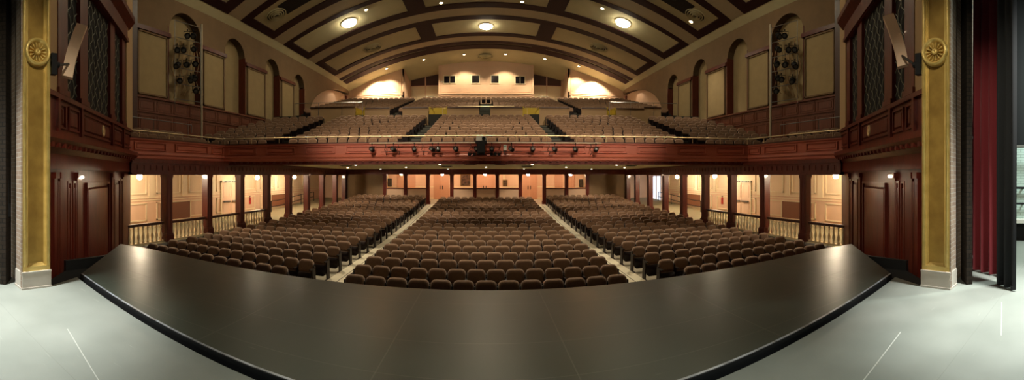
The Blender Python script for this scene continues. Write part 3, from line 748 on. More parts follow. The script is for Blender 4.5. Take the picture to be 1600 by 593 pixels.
# stepped balcony floor
rowsL = [(19.45+1.03*k, 1.8+(59.0+3.9*k)*(19.45+1.03*k)/F) for k in range(10)]      # (Y, top of backs)
tops = [214,207.2,202.4,198,194,190.2,186.8,183.8,181.2,178.8]
rowsL = [(19.45+1.03*k, 1.8+(HY-tops[k])*(19.45+1.03*k)/F) for k in range(10)]
rowsU = [(32.0+1.05*k, 7.42+(10.62-7.42)*k/11) for k in range(12)]
SB = .86
def steptier(rows, R_front, z_front, zback_extra, name, m):
    b = MB(); n = 30; xw = 16.5
    R_edges = [R_front]+[ (Y-CY)-.62 for Y, z in rows[1:]]+[rows[-1][0]-CY+.55+zback_extra]
    for k, (Y, zt_) in enumerate(rows):
        zf_ = zt_-SB; ra, rb = R_edges[k], R_edges[k+1]; zprev = z_front if k == 0 else rows[k-1][1]-SB
        vs = []; fs = []
        for i in range(n+1):
            x = -xw+2*xw*i/n
            xa, ya = arcpt(ra, x); xb, yb = arcpt(rb, x)
            vs += [(xa,ya,zprev-.3),(xa,ya,zf_),(xb,yb,zf_)]
        for i in range(n):
            a = i*3; c = a+3; fs += [(a,c,c+1,a+1),(a+1,c+1,c+2,a+2)]
        b.add(vs, fs)
    return struct(b.build(name, m))
steptier(rowsL, R0+.27, 2.6, 1.2, 'floor_balcony_lower', M['balcfloor'])
RP = 30.1-CY       # parapet of the upper tier
b = MB(); n = 30; vs = []; fs = []
zc_ = rowsL[-1][1]-SB; zu = rowsU[0][1]-SB
for i in range(n+1):
    x = -16.5+33*i/n; vs += [(*arcpt(29.2-CY, x), zc_),(*arcpt(RP, x), zc_),(*arcpt(RP, x), zu),(*arcpt(31.6-CY, x), zu)]
for i in range(n):
    a = i*4; c = a+4; fs += [(a,c,c+1,a+1),(a+1,c+1,c+2,a+2),(a+2,c+2,c+3,a+3)]
b.add(vs, fs); struct(b.build('floor_cross_aisle', M['balcfloor']))
steptier(rowsU, 31.4-CY, zu, 4.0, 'floor_balcony_upper', M['balcfloor'])
# side galleries of the balcony (flat strips beside the stage ends)
for s, side in ((1,'right'),(-1,'left')):
    b = MB(mir=s<0); b.box(12.7,16.6,6.5,15.6,2.46,2.80); b.box(14.0,16.6,6.5,15.2,2.8,3.22); b.box(15.1,16.6,6.5,15.0,3.2,3.5)
    b.prism([(12.7,15.6),(16.6,14.5),(16.6,17.4),arcpt(R0+.3,12.7)], 2.46, 2.82)
    struct(b.build('floor_side_gallery_'+side, M['balcfloor']))
    gr = empty('gallery_rail', (s*15.3,12.9,3.5), 'thin metal rail behind the %s side gallery seats' % side, 'handrail')
    b = MB(mir=s<0); b.tube([(15.3,9.4,4.72),(15.3,15.9,4.66)], .022, 8); b.tube([(15.3,15.9,4.66),(15.3,15.9,4.2)], .018, 6); b.build('rail', M['steel'], gr)
    for y in (10.2,13.0,15.6):
        b = MB(mir=s<0); b.tube([(15.3,y,3.45),(15.3,y,4.69)], .018, 6); b.build('post', M['steel'], gr)
# parapets of the upper tier
def arcwall(b, R, xa, xb, z0, z1, th=.12, n=6):
    pa = [arcpt(R, xa+(xb-xa)*i/n) for i in range(n+1)]
    b.sweep(pa, [(0,z0),(0,z1),(-th,z1),(-th,z0)] if xb > xa else [(0,z0),(0,z1),(-th,z1),(-th,z0)])
def xat(px, D): return D*sin((px-CX)/F)
pk = 0
spans = [(480,509),(509,530),(530,554),(570,609),(629.5,670),(699.5,749),(766,816),(842,889),(908,948),(964,988),(988,1009),(1009,1038)]
for (pa, pc) in spans:
    xa, xb = xat(pa, 30.4), xat(pc, 30.4)
    pr = empty('tier_parapet', ((xa+xb)/2, arcpt(RP,(xa+xb)/2)[1], zc_), '%s tan parapet panel fronting the upper seating tier, from the left' % ORD[pk], 'parapet', 'upper tier parapets'); pk += 1
    zt_ = 7.02 if 530 < pa < 990 else 7.15
    b = MB(); arcwall(b, RP-.05, xa, xb, zc_, zt_); b.build('panel', M['tanpar'], pr)
    b = MB(); arcwall(b, RP-.09, xa, xb, zt_, zt_+.06, .22); b.build('cap', M['wood_lam'], pr)
    m_ = (xa+xb)/2
    b = MB(); arcwall(b, RP-.065, m_-.035, m_+.035, zc_+.02, zt_, .03, 1); b.build('stile', M['wains'], pr)
    for e in (xa+.04, xb-.04):
        b = MB(); arcwall(b, RP-.065, e-.04, e+.04, zc_+.02, zt_, .03, 1); b.build('stile', M['wains'], pr)
# vomitories
VOM = [(554,570,'left outer'),(671,699.5,'left inner'),(816,844,'right inner'),(948,964,'right outer')]
for (pa, pc, nm) in VOM:
    xa, xb = xat(pa, 30.4), xat(pc, 30.4); y0 = arcpt(RP, (xa+xb)/2)[1]
    v = empty('vomitory_entrance', ((xa+xb)/2,y0,zc_), 'yellow walled stair entrance into the upper tier, %s one' % nm, 'stair entrance', 'yellow stair entrances')
    dep = 2.2
    for k, x in enumerate((xa+.04, xb-.04)):
        b = MB(); b.box(x-.05,x+.05,y0-.05,y0+dep,zc_-.1,7.1); b.box(x-.07,x+.07,y0-.05,y0+dep,7.1,7.15); b.build('side_wall', M['yellow'], v)
    b = MB(); b.box(xa,xb,y0+dep,y0+dep+.1,zc_-.1,7.45); b.build('back_wall', M['yellow'], v)
    b = MB(); b.box(xa,xb,y0,y0+dep,zc_-.15,zc_+.02); b.build('landing', M['balcfloor'], v)
    if xb-xa > 1.2:
        h = xb-.35 if nm.startswith('left') else xa+.35
        b = MB(); b.tube([(h,y0-.2,zc_),(h,y0-.2,7.0),(h+(.3 if nm.startswith('left') else -.3),y0-.2,7.0)], .02, 6); b.build('rail', M['brass'], v)
b = MB(); y_ = RP+CY-.15; b.tube([arcpt(RP-.15,x)+(7.14,) for x in (-2.2,-1.1,0,1.1,2.2)], .03, 8); 
for x in (-2.1,-.6,.6,2.1): b.tube([arcpt(RP-.15,x)+(zc_,), arcpt(RP-.15,x)+(7.14,)], .02, 6)
tag(b.build('tier_handrail', M['brass']), 'brass rail across the centre gap of the upper tier', 'handrail')
for s, side in ((1,'right'),(-1,'left')):
    b = MB(mir=s<0); pts = [arcpt(RP-.2, x)+(7.55,) for x in (9.6,11.2,13,14.8)]
    b.tube(pts, .022, 6)
    for p in pts: b.tube([(p[0],p[1],zc_),p], .018, 6)
    tag(b.build('tier_handrail', M['steel']), 'thin rail above the %s end parapets of the upper tier' % side, 'handrail')
# steps of the aisles: small nosing strips in the stair aisles
def stairs(rows, xa, xb, label, R_first):
    st = empty('aisle_stairs', ((xa+xb)/2, arcpt(rows[0][0]-CY,(xa+xb)/2)[1]-.6, rows[0][1]-SB), label, 'stairs', 'balcony stairs')
    for k in range(len(rows)-1):
        Y = rows[k][0]; zf_ = rows[k][1]-SB; dz = (rows[k+1][1]-rows[k][1])/2
        b = MB(); R = Y-CY+.12
        pa = [arcpt(R, xa+(xb-xa)*i/2) for i in range(3)]
        b.sweep(pa, [(0,zf_),(0,zf_+dz),(-.33,zf_+dz),(-.33,zf_)])
        b.build('step', mat_step, st)
mat_step = mat('step_rubber', (.10,.105,.085), .7)
k = 0
for s, side in ((1,'right'),(-1,'left')):
    stairs(rowsL, *sorted((s*3.42,s*4.38)), 'dark stair aisle beside the %s of the lower centre block in the balcony' % side, 0)
    stairs(rowsU, *sorted((s*7.35,s*8.05)), 'dark stair aisle in the %s half of the upper tier' % side, 0)
stairs(rowsU, -.6, .6, 'dark central stair aisle up to the projection booth', 0)

# projector, stand and lamps on the balcony front
pj = empty('projector', (xat(752,17.7),17.62,3.36), 'white video projector on the middle of the balcony rail', 'projector')
x = xat(752,17.7); z1 = EYE+(HY-213.3)*17.6/F; z0 = EYE+(HY-220.5)*17.6/F
b = MB(); b.box(x-.22,x+.22,17.35,17.75,z0,z1); b.build('body', M['white'], pj)
b = MB(); b.smooth = True; b.lathe([(.085,.0),(.085,-.05),(.06,-.06),(.0,-.04)], (x+.12,17.35,(z0+z1)/2), 18, 'y'); b.build('lens', M['black'], pj)
b = MB(); b.box(x-.17,x+.17,17.2,17.7,2.72,z0-.02); b.box(x-.26,x+.26,17.3,17.78,z0-.12,z0); b.box(x-.12,x+.12,17.15,17.2,2.8,3.2)
tag(b.build('equipment_rack', M['black']), 'black equipment box under the projector on the balcony front', 'equipment box')
xa, xb = xat(577,17.9), xat(940,17.9)
RPipe = R0-.42
pipepts = [arcpt(RPipe, xa+(xb-xa)*i/24)+(3.27,) for i in range(25)]
b = MB(); b.smooth = True; b.tube(pipepts, .03, 8); lp = b.build('lighting_pipe', M['pipe']); tag(lp, 'long pipe carrying stage lamps in front of the balcony', 'lighting pipe')
b = MB(); b.smooth = True; b.tube([arcpt(RPipe+.1, xa+.5+(xb-xa-1.5)*i/24)+(2.87+.02*sin(i*1.3),) for i in range(25)], .014, 6)
tag(b.build('power_cable', M['black']), 'black cable running along the balcony front below the lamps', 'cable')
def stage_lamp(loc, aim, label, group, size=1.0, hang=.22, face=False):
    """ellipsoidal lantern: loc = body centre, aim = unit vector"""
    g = empty('stage_lamp', loc, label, 'stage lamp', group)
    l = Vector(loc); a = Vector(aim).normalized(); T = Matrix.Translation(l) @ a.to_track_quat('Z', 'Y').to_matrix().to_4x4()
    r = .085*size
    b = MB(T); b.smooth = True; b.lathe([(r*.55,-.2*size),(r*1.05,-.14*size),(r*1.1,0),(r*.8,.03*size),(r*.8,.13*size),(r*.95,.15*size),(r*.95,.2*size),(r*.82,.2*size),(r*.80,.17*size)], (0,0,0), 14, 'z', True); b.build('body', M['metal'], g)
    b = MB(T); b.lathe([(r*.8,.165*size),(r*.5,.178*size),(0,.182*size)], (0,0,0), 14, 'z', False); b.build('lens', M['lens'], g)
    b = MB(); up = Vector((0,0,1)); sd = a.cross(up).normalized()
    b.tube([tuple(l-sd*r*1.25), tuple(l-sd*r*1.3+up*.13*size), tuple(l+sd*r*1.3+up*.13*size), tuple(l+sd*r*1.25)], .010*size, 6)
    b.tube([tuple(l+up*.13*size), tuple(l+up*hang)], .012*size, 6); b.box(l.x-.03,l.x+.03,l.y-.03,l.y+.03,l.z+hang-.03,l.z+hang+.03); b.build('yoke', M['metal'], g)
    return g
FX = [577,612.5,646,675,684,712,745.5,768.5,799.5,833,868,901.5,935]
for k, px in enumerate(FX):
    x = xat(px, 17.5); y = arcpt(RPipe, x)[1]
    dx = random.uniform(-.35,.35)
    stage_lamp((x,y,3.27-.30), (dx-x*.03, -1, .12), '%s black stage lamp hung on the balcony-front pipe, from the left' % ORD[k], 'balcony front lamps', 1.15, .28)
for k, (px, dz_) in enumerate(((599,-.0),(620,0),(659,0),(735,0),(781,0),(858,0),(926,0))):
    x = xat(px, 17.6); y = arcpt(RPipe+.08, x)[1]; b = MB(); b.smooth = True
    b.tube([(x,y,3.27),(x+.03,y,3.1),(x-.05,y,2.95),(x+.08,y+.05,2.88),(x+.02,y+.1,2.72)], .016, 6)
    tag(b.build('hanging_cable', M['black']), '%s short black cable dangling from the balcony-front pipe, from the left' % ORD[k], 'cable', 'dangling cables')
for k, px in enumerate((733,741,768,774,780)):
    x = xat(px, 17.7); y = arcpt(R0-.14, x)[1]; b = MB(); b.box(x-.07,x+.07,y-.06,y+.06,2.70,2.84); b.box(x-.05,x+.05,y-.075,y-.06,2.72,2.80)
    tag(b.build('connector_box', M['black']), '%s small black connector box on the balcony ledge, from the left' % ORD[k], 'connector box', 'connector boxes')
x = xat(789.5,17.7); y = arcpt(R0-.12, x)[1]
rc = empty('receiver_box', (x,y,3.0), 'small white receiver with a green label right of the projector', 'receiver')
b = MB(); b.box(x-.07,x+.07,y-.05,y+.03,2.95,3.20); b.build('body', M['white'], rc); b = MB(); b.box(x-.04,x+.04,y-.056,y-.05,3.10,3.15); b.build('label_strip', M['exit'], rc)
b = MB(); b.tube([(x-.02,y-.02,2.95),(x-.02,y-.02,2.74)], .012, 6); b.build('stem', M['steel'], rc)

# ================================================================== UPPER SIDE WALLS WITH ARCHED NICHES
RV = 41.7; ZV = 15.8
def vz(x, y=0): return ZV-RV+sqrt(RV*RV-x*x)-(max(0, y-42.4)*.20)
NI = [(15.2,18.0,11.6,'e'),(20.4,22.7,11.4,'e'),(25.5,27.6,11.2,'e'),(30.2,32.2,11.0,'e'),(33.4,44.2,11.7,'q')]
ZB = 6.14
def arch(y0, y1, zc_, kind, n=14):
    pts = []
    for i in range(n+1):
        t = i/n
        if kind == 'e':
            a = pi*(1-t); yy = (y0+y1)/2+(y1-y0)/2*cos(a); zz = zc_-(y1-y0)/2+(y1-y0)/2*sin(a)
        else:
            a = pi/2*t; yy = y1-(y1-y0)*cos(a); zz = 7.6+(zc_-7.6)*sin(a)
        pts.append((yy, zz))
    return pts
for s, side in ((1,'right'),(-1,'left')):
    mir = s < 0; XW = 16.5; XD = 17.05
    b = MB(mir=mir); zt_ = 13.2
    def q4(b, y0, y1, z0, z1, x=XW): b.add([(x,y0,z0),(x,y1,z0),(x,y1,z1),(x,y0,z1)], [(3,2,1,0)])
    ycur = 6.0
    for (y0, y1, zk, kd) in NI:
        q4(b, ycur, y0, 2.45, zt_)
        zlow = ZB if kd == 'e' else 2.45
        if kd == 'e': q4(b, y0, y1, 2.45, ZB)
        ar = arch(y0, y1, zk, kd)
        for (a, c) in zip(ar, ar[1:]):
            b.add([(XW,a[0],a[1]),(XW,c[0],c[1]),(XW,c[0],zt_),(XW,a[0],zt_)], [(3,2,1,0)])
            b.add([(XW,a[0],a[1]),(XW,c[0],c[1]),(XD,c[0],c[1]),(XD,a[0],a[1])], [(0,1,2,3),(3,2,1,0)])
        ycur = y1
    q4(b, ycur, 48, 2.45, zt_)
    struct(b.build('wall_upper_'+side, M['plaster']))
    b = MB(mir=mir); b.box(XD,XD+.1,14,45,2.4,13); struct(b.build('wall_niche_back_'+side, M['panel']))
    b = MB(mir=mir); b.box(XD-.03,XD,33.0,44.2,5.0,11.9); struct(b.build('wall_niche_end_'+side, M['pink']))
    b = MB(mir=mir)
    for (y0, y1, zk, kd) in NI[:4]:
        b.box(XW-.02,XD,y1-.01,y1+.05,ZB,zk-1.1); b.box(XW-.02,XD,y0-.05,y0+.01,ZB,zk-1.1); b.box(XW,XD,y0,y1,ZB-.06,ZB)
        b.box(XW-.04,XW,y1-.0,y1+.06,ZB,zk-1.1)
    struct(b.build('trim_jambs_'+side, M['wood']))
    b = MB(mir=mir); q4(b, NI[4][0], NI[4][1], 2.45, 5.0, XD-.01)
    # dark panel standing in for the dark gap next to the screen
    b.box(16.2,16.5,11.9,12.65,3.2,11.2)
    struct(b.build('trim_dark_panel_'+side, M['wood_lam']))
    # picture panels and dado mouldings
    pn = 0
    for (y0, y1, zt_) in ((12.85,15.05,9.75),(18.15,20.25,9.75),(22.95,25.35,9.75),(27.9,30.05,9.75)):
        p = empty('wall_panel', (s*16.45,(y0+y1)/2,ZB+.1), '%s framed tan acoustic panel high on the %s wall, from the stage' % (ORD[pn], side), 'wall panel', 'upper wall panels'); pn += 1
        b = MB(mir=mir); b.box(16.46,16.5,y0+.06,y1-.06,ZB+.16,zt_-.06); b.build('panel', M['panel'], p)
        b = MB(mir=mir)
        b.box(16.40,16.5,y0,y0+.09,ZB+.1,zt_); b.box(16.40,16.5,y1-.09,y1,ZB+.1,zt_); b.box(16.40,16.5,y0,y1,ZB+.1,ZB+.19); b.box(16.40,16.5,y0,y1,zt_-.09,zt_); b.build('frame', M['plaster'], p)
        b = MB(mir=mir); b.box(16.34,16.5,y0-.2,y1+.2,zt_+.02,zt_+.22); b.box(16.38,16.5,y0-.2,y1+.2,zt_+.22,zt_+.28); b.build('cornice_strip', M['wood'], p)
    # wainscot
    w = empty('wainscot', (s*16.4,20,2.5), 'brown panelled wainscot along the %s balcony wall' % side, 'wainscot')
    b = MB(mir=mir); b.box(16.42,16.5,6.2,33.3,2.5,ZB-.02); b.box(16.32,16.5,6.2,33.3,ZB-.10,ZB); b.box(16.36,16.5,6.2,33.3,ZB-.9,ZB-.85); b.build('boarding', M['wains'], w)
    y = 12.9; k = 0
    while y < 32.5:
        yb = y+1.15
        b = MB(mir=mir)
        for (za, zb) in ((2.9,ZB-1.05),(ZB-.78,ZB-.2)):
            b.box(16.39,16.42,y,yb,za,za+.05); b.box(16.39,16.42,y,yb,zb-.05,zb); b.box(16.39,16.42,y,y+.05,za,zb); b.box(16.39,16.42,yb-.05,yb,za,zb)
            b.box(16.40,16.42,y+.13,yb-.13,za+.13,zb-.13)
        b.build('raised_panel', M['wains'], w); y += 1.32
    # lighting ladder with stage lamps in the first niche
    ld = empty('lighting_ladder', (s*16.2,17.9,2.9), 'tall pale pole with pipe grid in the first niche of the %s wall' % side, 'lighting ladder')
    xp = 15.9; yp = xp/tan((CX-315)/F); Dp = xp/sin((CX-315)/F)
    b = MB(mir=mir); b.tube([(xp,yp,2.85),(xp,yp,EYE+(HY-38)*Dp/F)], .07, 10); b.build('pole', M['pipe'], ld)
    zs = [EYE+(HY-t)*Dp/F for t in (44,68,91,113,137,160)]
    for z in zs:
        b = MB(mir=mir); b.tube([(xp,yp,z),(16.2,15.4,z)], .022, 6); b.build('rung', M['steel'], ld)
    b = MB(mir=mir)
    for yy in (15.4,17.3): b.tube([(16.2-(yy-15.4)/(yp-15.4)*(16.2-xp),yy,zs[-1]-.3),(16.2-(yy-15.4)/(yp-15.4)*(16.2-xp),yy,zs[0])], .02, 6)
    b.build('upright', M['steel'], ld)
    spots_ = [(302,56),(293,56),(303,77),(287,78),(277,78),(305,100),(292,101),(277,102),(304,122),(298,124),(281,126),(306,142)]
    for k, (px, py) in enumerate(spots_):
        px2 = px if s < 0 else 2*CX-px
        D = 16.15/sin((CX-px)/F); q = P(px2, py, D)
        stage_lamp(q, (-s*.7+random.uniform(-.25,.25), -.75, -.35+random.uniform(-.2,.1)), '%s black lamp from the top in the %s niche lamp cluster' % (ORD[k], side), side+' wall lamp cluster', 2.0, .35)
    b = MB(mir=mir); b.smooth = True
    for k in range(9):
        y = 15.5+k*.28; z = 9.9-k*.05
        b.tube([(16.4,y,z),(16.3,y+.15*sin(k),z-.9),(16.45,y-.2*cos(k*2),z-1.8),(16.3,y+.2,z-2.7),(16.4,y+.1*sin(k*3),6.3+.1*k)], .022, 6)
    tag(b.build('cable_bundle', M['tanpar']), 'loose hanging cables behind the lamps in the first %s niche' % side, 'cables')

# ================================================================== CEILING VAULT
b = MB(); b.smooth = True
def vf(u, v):
    x = -16.9+33.8*u; y = 2.3+(48-2.3)*v; return (x, y, vz(x, y))
b.grid(vf, 44, 24); b.smooth = False
b.grid(lambda u, v: (-16.9+33.8*u, 2.3+45.7*v, vz(-16.9+33.8*u)+.35), 22, 8)
struct(b.build('ceiling', M['ceil']))
def vstrip(b, x0, x1, y0, y1, th=.07):
    n = max(1, int(abs(x1-x0)/.8)); vs = []; fs = []
    for i in range(n+1):
        x = x0+(x1-x0)*i/n; z = vz(x, (y0+y1)/2)
        vs += [(x,y0,z-th),(x,y1,z-th),(x,y0,z+.02),(x,y1,z+.02)]
    for i in range(n):
        a = i*4; c = a+4; fs += [(a,a+1,c+1,c),(a,c,c+2,a+2),(a+1,a+3,c+3,c+1)]
    fs += [(0,2,3,1),(n*4,n*4+1,n*4+3,n*4+2)]
    b.add(vs, fs)
COF = [(8.6,9.5,13.0,13.9),(15.3,16.2,19.2,20.1),(21.5,22.2,25.1,25.9),(27.4,28.0,31.05,31.95),(33.5,34.4,37.7,38.5)]
for k, (a, a2, c2, c) in enumerate(COF):
    b = MB(); vstrip(b, -16, 16, a, a2); vstrip(b, -16, 16, c2, c)
    for (x0, x1) in ((-16,-15.42),(-6.4,-4.92),(4.92,6.4),(15.42,16)): vstrip(b, x0, x1, a2, c2)
    struct(b.build('trim_coffer_%d' % (k+1), M['band']))
b = MB(); vstrip(b, -16.2, 16.2, 39.9, 40.75); vstrip(b, -16.2, 16.2, 41.05, 42.4); 
for (x0, x1) in ((-6.4,-4.92),(4.92,6.4)): vstrip(b, x0, x1, 40.75, 41.05)
struct(b.build('trim_rear_bands', M['band']))
b = MB()
for (y0, y1) in ((13.9,15.3),(20.1,21.5),(25.9,27.4),(31.95,33.5),(38.5,39.9)): vstrip(b, -16, 16, y0, y1, .05)
struct(b.build('trim_ribs', M['ceilrib']))
# cove edge
for s, side in ((1,'right'),(-1,'left')):
    b = MB(mir=s<0); b.add(
        [(15.98,2.3,vz(16)-.02),(16.55,2.3,vz(16.5)-.28),(16.55,2.3,vz(16.5)+.2),(15.98,2.3,vz(16)+.1),(15.98,44.2,vz(16)-.02),(16.55,44.2,vz(16.5)-.28),(16.55,44.2,vz(16.5)+.2),(15.98,44.2,vz(16)+.1)],
        [(0,1,2,3),(7,6,5,4),(0,4,5,1),(1,5,6,2),(2,6,7,3),(3,7,4,0)])
    struct(b.build('trim_cove_'+side, M['ceil']))
# lamps and vents in the vault
def vframe(x, y):
    """local frame on the vault: origin on the surface, z = inward normal (down)"""
    n = Vector((-x, 0, -(sqrt(RV*RV-x*x)))).normalized()
    return Matrix.Translation((x, y, vz(x, y))) @ n.to_track_quat('Z', 'Y').to_matrix().to_4x4()
k = 0
BIG = [(-11,29.5),(0,36.0),(11,29.5),(0,23.6),(-11,17.7),(11,17.7),(0,11.2)]  # last four discs added out of view to help light the house
nmz = ['left-hand','central rear','right-hand','added central front','front left','front right','added front middle']
for k, (x, y) in enumerate(BIG):
    T = vframe(x, y); g = empty('ceiling_lamp', tuple(T.translation), '%s large round glowing lamp in the coffered ceiling' % nmz[k], 'ceiling lamp', 'large ceiling lamps')
    b = MB(T); b.smooth = True; b.lathe([(.60,.0),(.60,.10),(.55,.18),(.40,.26),(.0,.32)], (0,0,0), 28, 'z', False); b.build('diffuser', M['disc'], g)
    b = MB(T); b.lathe([(.70,-.02),(.70,.06),(.61,.08),(.61,-.02)], (0,0,0), 28, 'z', False); b.build('rim', M['ceilrib'], g)
SM = [(-9.25,28.6),(-3.6,30.6),(2.9,30.6),(8.95,28.6),(14.5,24.5),(-11.4,42.9),(-7.1,43.3),(-2.5,43.5),(2.2,43.5),(6.7,43.3),(10.6,42.9)]
for k, (x, y) in enumerate(SM):
    T = vframe(x, y); row = 'front' if k < 5 else 'rear'; kk = k if k < 5 else k-5
    g = empty('downlight', tuple(T.translation), '%s small recessed downlight of the %s ceiling row, from the left' % (ORD[kk], row), 'downlight', row+' downlights')
    b = MB(T); b.smooth = True; b.lathe([(.13,.0),(.13,.05),(.08,.09),(0,.1)], (0,0,0), 14, 'z', False); b.build('bulb', M['can'], g)
    b = MB(T); b.lathe([(.2,-.02),(.2,.07),(.15,.08),(.15,-.02)], (0,0,0), 18, 'z', False); b.build('rim', M['ceilrib'], g)
VE = [(-14.3,23.5,.75),(-11.05,36.2,.95),(10.95,36.2,.95),(14.3,23.6,.75),(-.1,44.4,.95)]
nmv = ['front left','rear left','rear right','front right','rear centre']
for k, (x, y, r) in enumerate(VE):
    T = vframe(x, y); g = empty('ceiling_vent', tuple(T.translation), 'round concentric ceiling vent, %s one' % nmv[k], 'ceiling vent', 'round ceiling vents')
    for i, rr in enumerate((1.0,.78,.56,.34)):
        b = MB(T); R_ = r*rr; b.smooth = True; b.lathe([(R_,-.02),(R_,.05+.03*i),(R_-.03,.09+.03*i),(R_-.07,.04+.03*i),(R_-.07,-.02)], (0,0,0), 28, 'z', False); b.build('ring', M['ceil'], g)
    b = MB(T); b.lathe([(r*.95,.008),(0,.008)], (0,0,0), 28, 'z', False); b.build('throat', M['black'], g)
for s, side in ((1,'right'),(-1,'left')):
    b = MB(mir=s<0)
    xa, xb = 13.75, 9.9; n = 6; vs = []; fs = []
    for i in range(n+1):
        x = xa+(xb-xa)*i/n; vs += [(x,22.75,vz(x)-.03),(x,24.2,vz(x)-.03),(x,22.75,vz(x)+.02),(x,24.2,vz(x)+.02)]
    for i in range(n):
        a = i*4; c = a+4; fs += [(a,a+1,c+1,c),(a,c,c+2,a+2),(a+1,a+3,c+3,c+1)]
    fs += [(0,2,3,1),(n*4,n*4+1,n*4+3,n*4+2)]
    b.add(vs, fs); tag(b.build('lighting_slot', M['black']), 'dark rectangular lighting slot in the ceiling, %s side' % side, 'ceiling slot')

# ================================================================== BACK WALL OF THE BALCONY
ZF = rowsU[-1][1]-SB
YS, YBo, YR = 44.2, 45.4, 47.6
M['transom'] = mat('transom_board', (.07,.022,.014), .5)
for s, side in ((1,'right'),(-1,'left')):
    b = MB(mir=s<0); b.box(9.6,17.4,YS,YS+.2,ZF-5,15.5); b.box(9.6,9.8,YS,YR,ZF-3,15.8); struct(b.build('wall_back_'+side, M['pink']))
    b = MB(mir=s<0); 
    b.box(9.7,16.4,YS-.06,YS,ZF+1.42,ZF+1.52); b.box(9.7,16.4,YS-.10,YS,ZF+1.60,ZF+1.68)
    for x in (10.0,12.9,15.9): b.box(x-.08,x+.08,YS-.05,YS,ZF-.3,14.6)
    for (xa, xb) in ((10.2,12.7),(13.1,15.6)): b.frame(xa,xb,ZF+.2,ZF+1.3,.05,YS-.03,YS)
    for (xa, xb) in ((10.2,12.7),(13.1,15.6)): b.frame(xa,xb,ZF+1.8,ZF+3.3,.05,YS-.03,YS)
    struct(b.build('trim_back_'+side, M['pink']))
    # recess with doors and dark transom windows
    b = MB(mir=s<0); b.box(5.6,9.7,YR,YR+.2,ZF-2,15.8); struct(b.build('wall_recess_'+side, M['pink']))
    tw = empty('transom_window', (s*7.6,YR-.05,13.4), 'pair of dark transom windows high in the %s rear recess' % side, 'window')
    for k, (xa, xb) in enumerate(((5.75,7.5),(7.65,9.4))):
        b = MB(mir=s<0); b.frame(xa,xb,13.0,14.35,.07,YR-.08,YR); fr = b.build('window_frame', M['wood'], tw)
        b = MB(mir=s<0); b.box(xa+.07,xb-.07,YR-.04,YR,13.07,14.28); b.build('pane', M['transom'], fr)
    d = empty('recess_door', (s*7.6,YR-.05,ZF), 'pale double door at the back of the %s rear recess' % side, 'door')
    for k, (xa, xb) in enumerate(((5.8,7.5),(7.65,9.35))):
        b = MB(mir=s<0); b.box(xa,xb,YR-.05,YR,ZF,12.9); b.frame(xa+.15,xb-.15,ZF+.2,12.6,.05,YR-.08,YR-.05); b.build('door_leaf', M['cream'], d)
    # wall flags / shutters at the pier corner
    fl_ = MB(mir=s<0); fl_.T = Matrix.Identity(4); yy = YS-.12
    fl_.add([(9.75,yy,13.5),(9.62,yy-.1,13.3),(9.5,yy-.1,12.5),(9.55,yy,11.6),(9.85,yy,11.5),(9.83,yy-.05,13.2),(9.75,yy+.05,13.5),(9.62,yy,13.3),(9.5,yy,12.5),(9.55,yy+.05,11.6),(9.85,yy+.05,11.5),(9.83,yy,13.2)],
            [(0,1,2,3,4,5),(11,10,9,8,7,6),(0,6,7,1),(1,7,8,2),(2,8,9,3),(3,9,10,4),(4,10,11,5),(5,11,6,0)])
    tag(fl_.build('furled_flag', M['speaker']), 'pale furled banner on the %s rear pier' % side, 'banner')
    fe = MB(mir=s<0); fe.box(16.35,16.5,YS-1.3,YS-1.0,ZF+.6,ZF+1.5); tag(fe.build('call_box', M['wood']), 'small dark box on the %s end wall of the upper tier' % side, 'wall box')
    for (xa, xb, nr) in ((6.0,7.1,'inner'),(8.0,9.2,'outer')):
        hr = MB(mir=s<0); hr.tube([(xa,43.9,ZF),(xa,43.9,ZF+1.1),(xb,43.9,ZF+1.1),(xb,43.9,ZF)], .025, 6)
        tag(hr.build('landing_rail', M['steel']), 'thin %s guard rail before the %s rear recess' % (nr, side), 'handrail')
b = MB(); b.box(-5.62,5.62,YBo,YBo+.2,ZF-1,15.6)
for s in (-1,1): b.box(s*5.42,s*5.62,YBo,YR,ZF-1,15.6)
struct(b.build('wall_booth', M['pink']))
b = MB(); 
for z0, z1, dd in ((ZF+1.42,ZF+1.5,.05),(ZF+1.6,ZF+1.72,.10)): b.box(-5.7,5.7,YBo-dd,YBo,z0,z1)
for x in (-5.55,-3.0,3.0,5.55): b.box(x-.09,x+.09,YBo-.05,YBo,ZF-.2,15.3)
for (xa, xb) in ((-5.3,-3.2),(-2.8,2.8),(3.2,5.3)): b.frame(xa,xb,ZF+1.85,14.7,.05,YBo-.03,YBo)
for (xa, xb) in ((-5.3,-3.2),(-2.8,-.1),(.1,2.8),(3.2,5.3)): b.frame(xa,xb,ZF+.2,ZF+1.3,.05,YBo-.03,YBo)
struct(b.build('trim_booth', M['pink']))
for k, (pa, pc, py0, py1) in enumerate(((694,702,118,129),(703.5,711,118,129),(738,749,118,129.5),(768,779,118,129.5),(806,812.5,119,130),(814,820,119,130))):
    xa, xb = xat(pa-.5, YBo), xat(pc, YBo); D = YBo; z1 = EYE+(HY-py0)*D/F; z0 = EYE+(HY-py1)*D/F
    w = empty('booth_window', ((xa+xb)/2,YBo,z0), '%s small dark window of the projection booth, from the left' % ORD[k], 'window', 'booth windows')
    b = MB(); b.frame(xa-.09,xb+.09,z0-.09,z1+.09,.09,YBo-.06,YBo); b.build('window_frame', M['cream'], w)
    b = MB(); b.box(xa,xb,YBo-.02,YBo,z0,z1); b.build('pane', M['glassdark'], w)
b = MB(); b.smooth = True
for px in (690.5,): 
    q = P(px,127,YBo); b.lathe([(.08,-.06),(.08,0)], (q[0],YBo,q[2]), 12, 'y')
tag(b.build('alarm_bell', M['white']), 'small pale round alarm on the left of the booth wall', 'alarm')
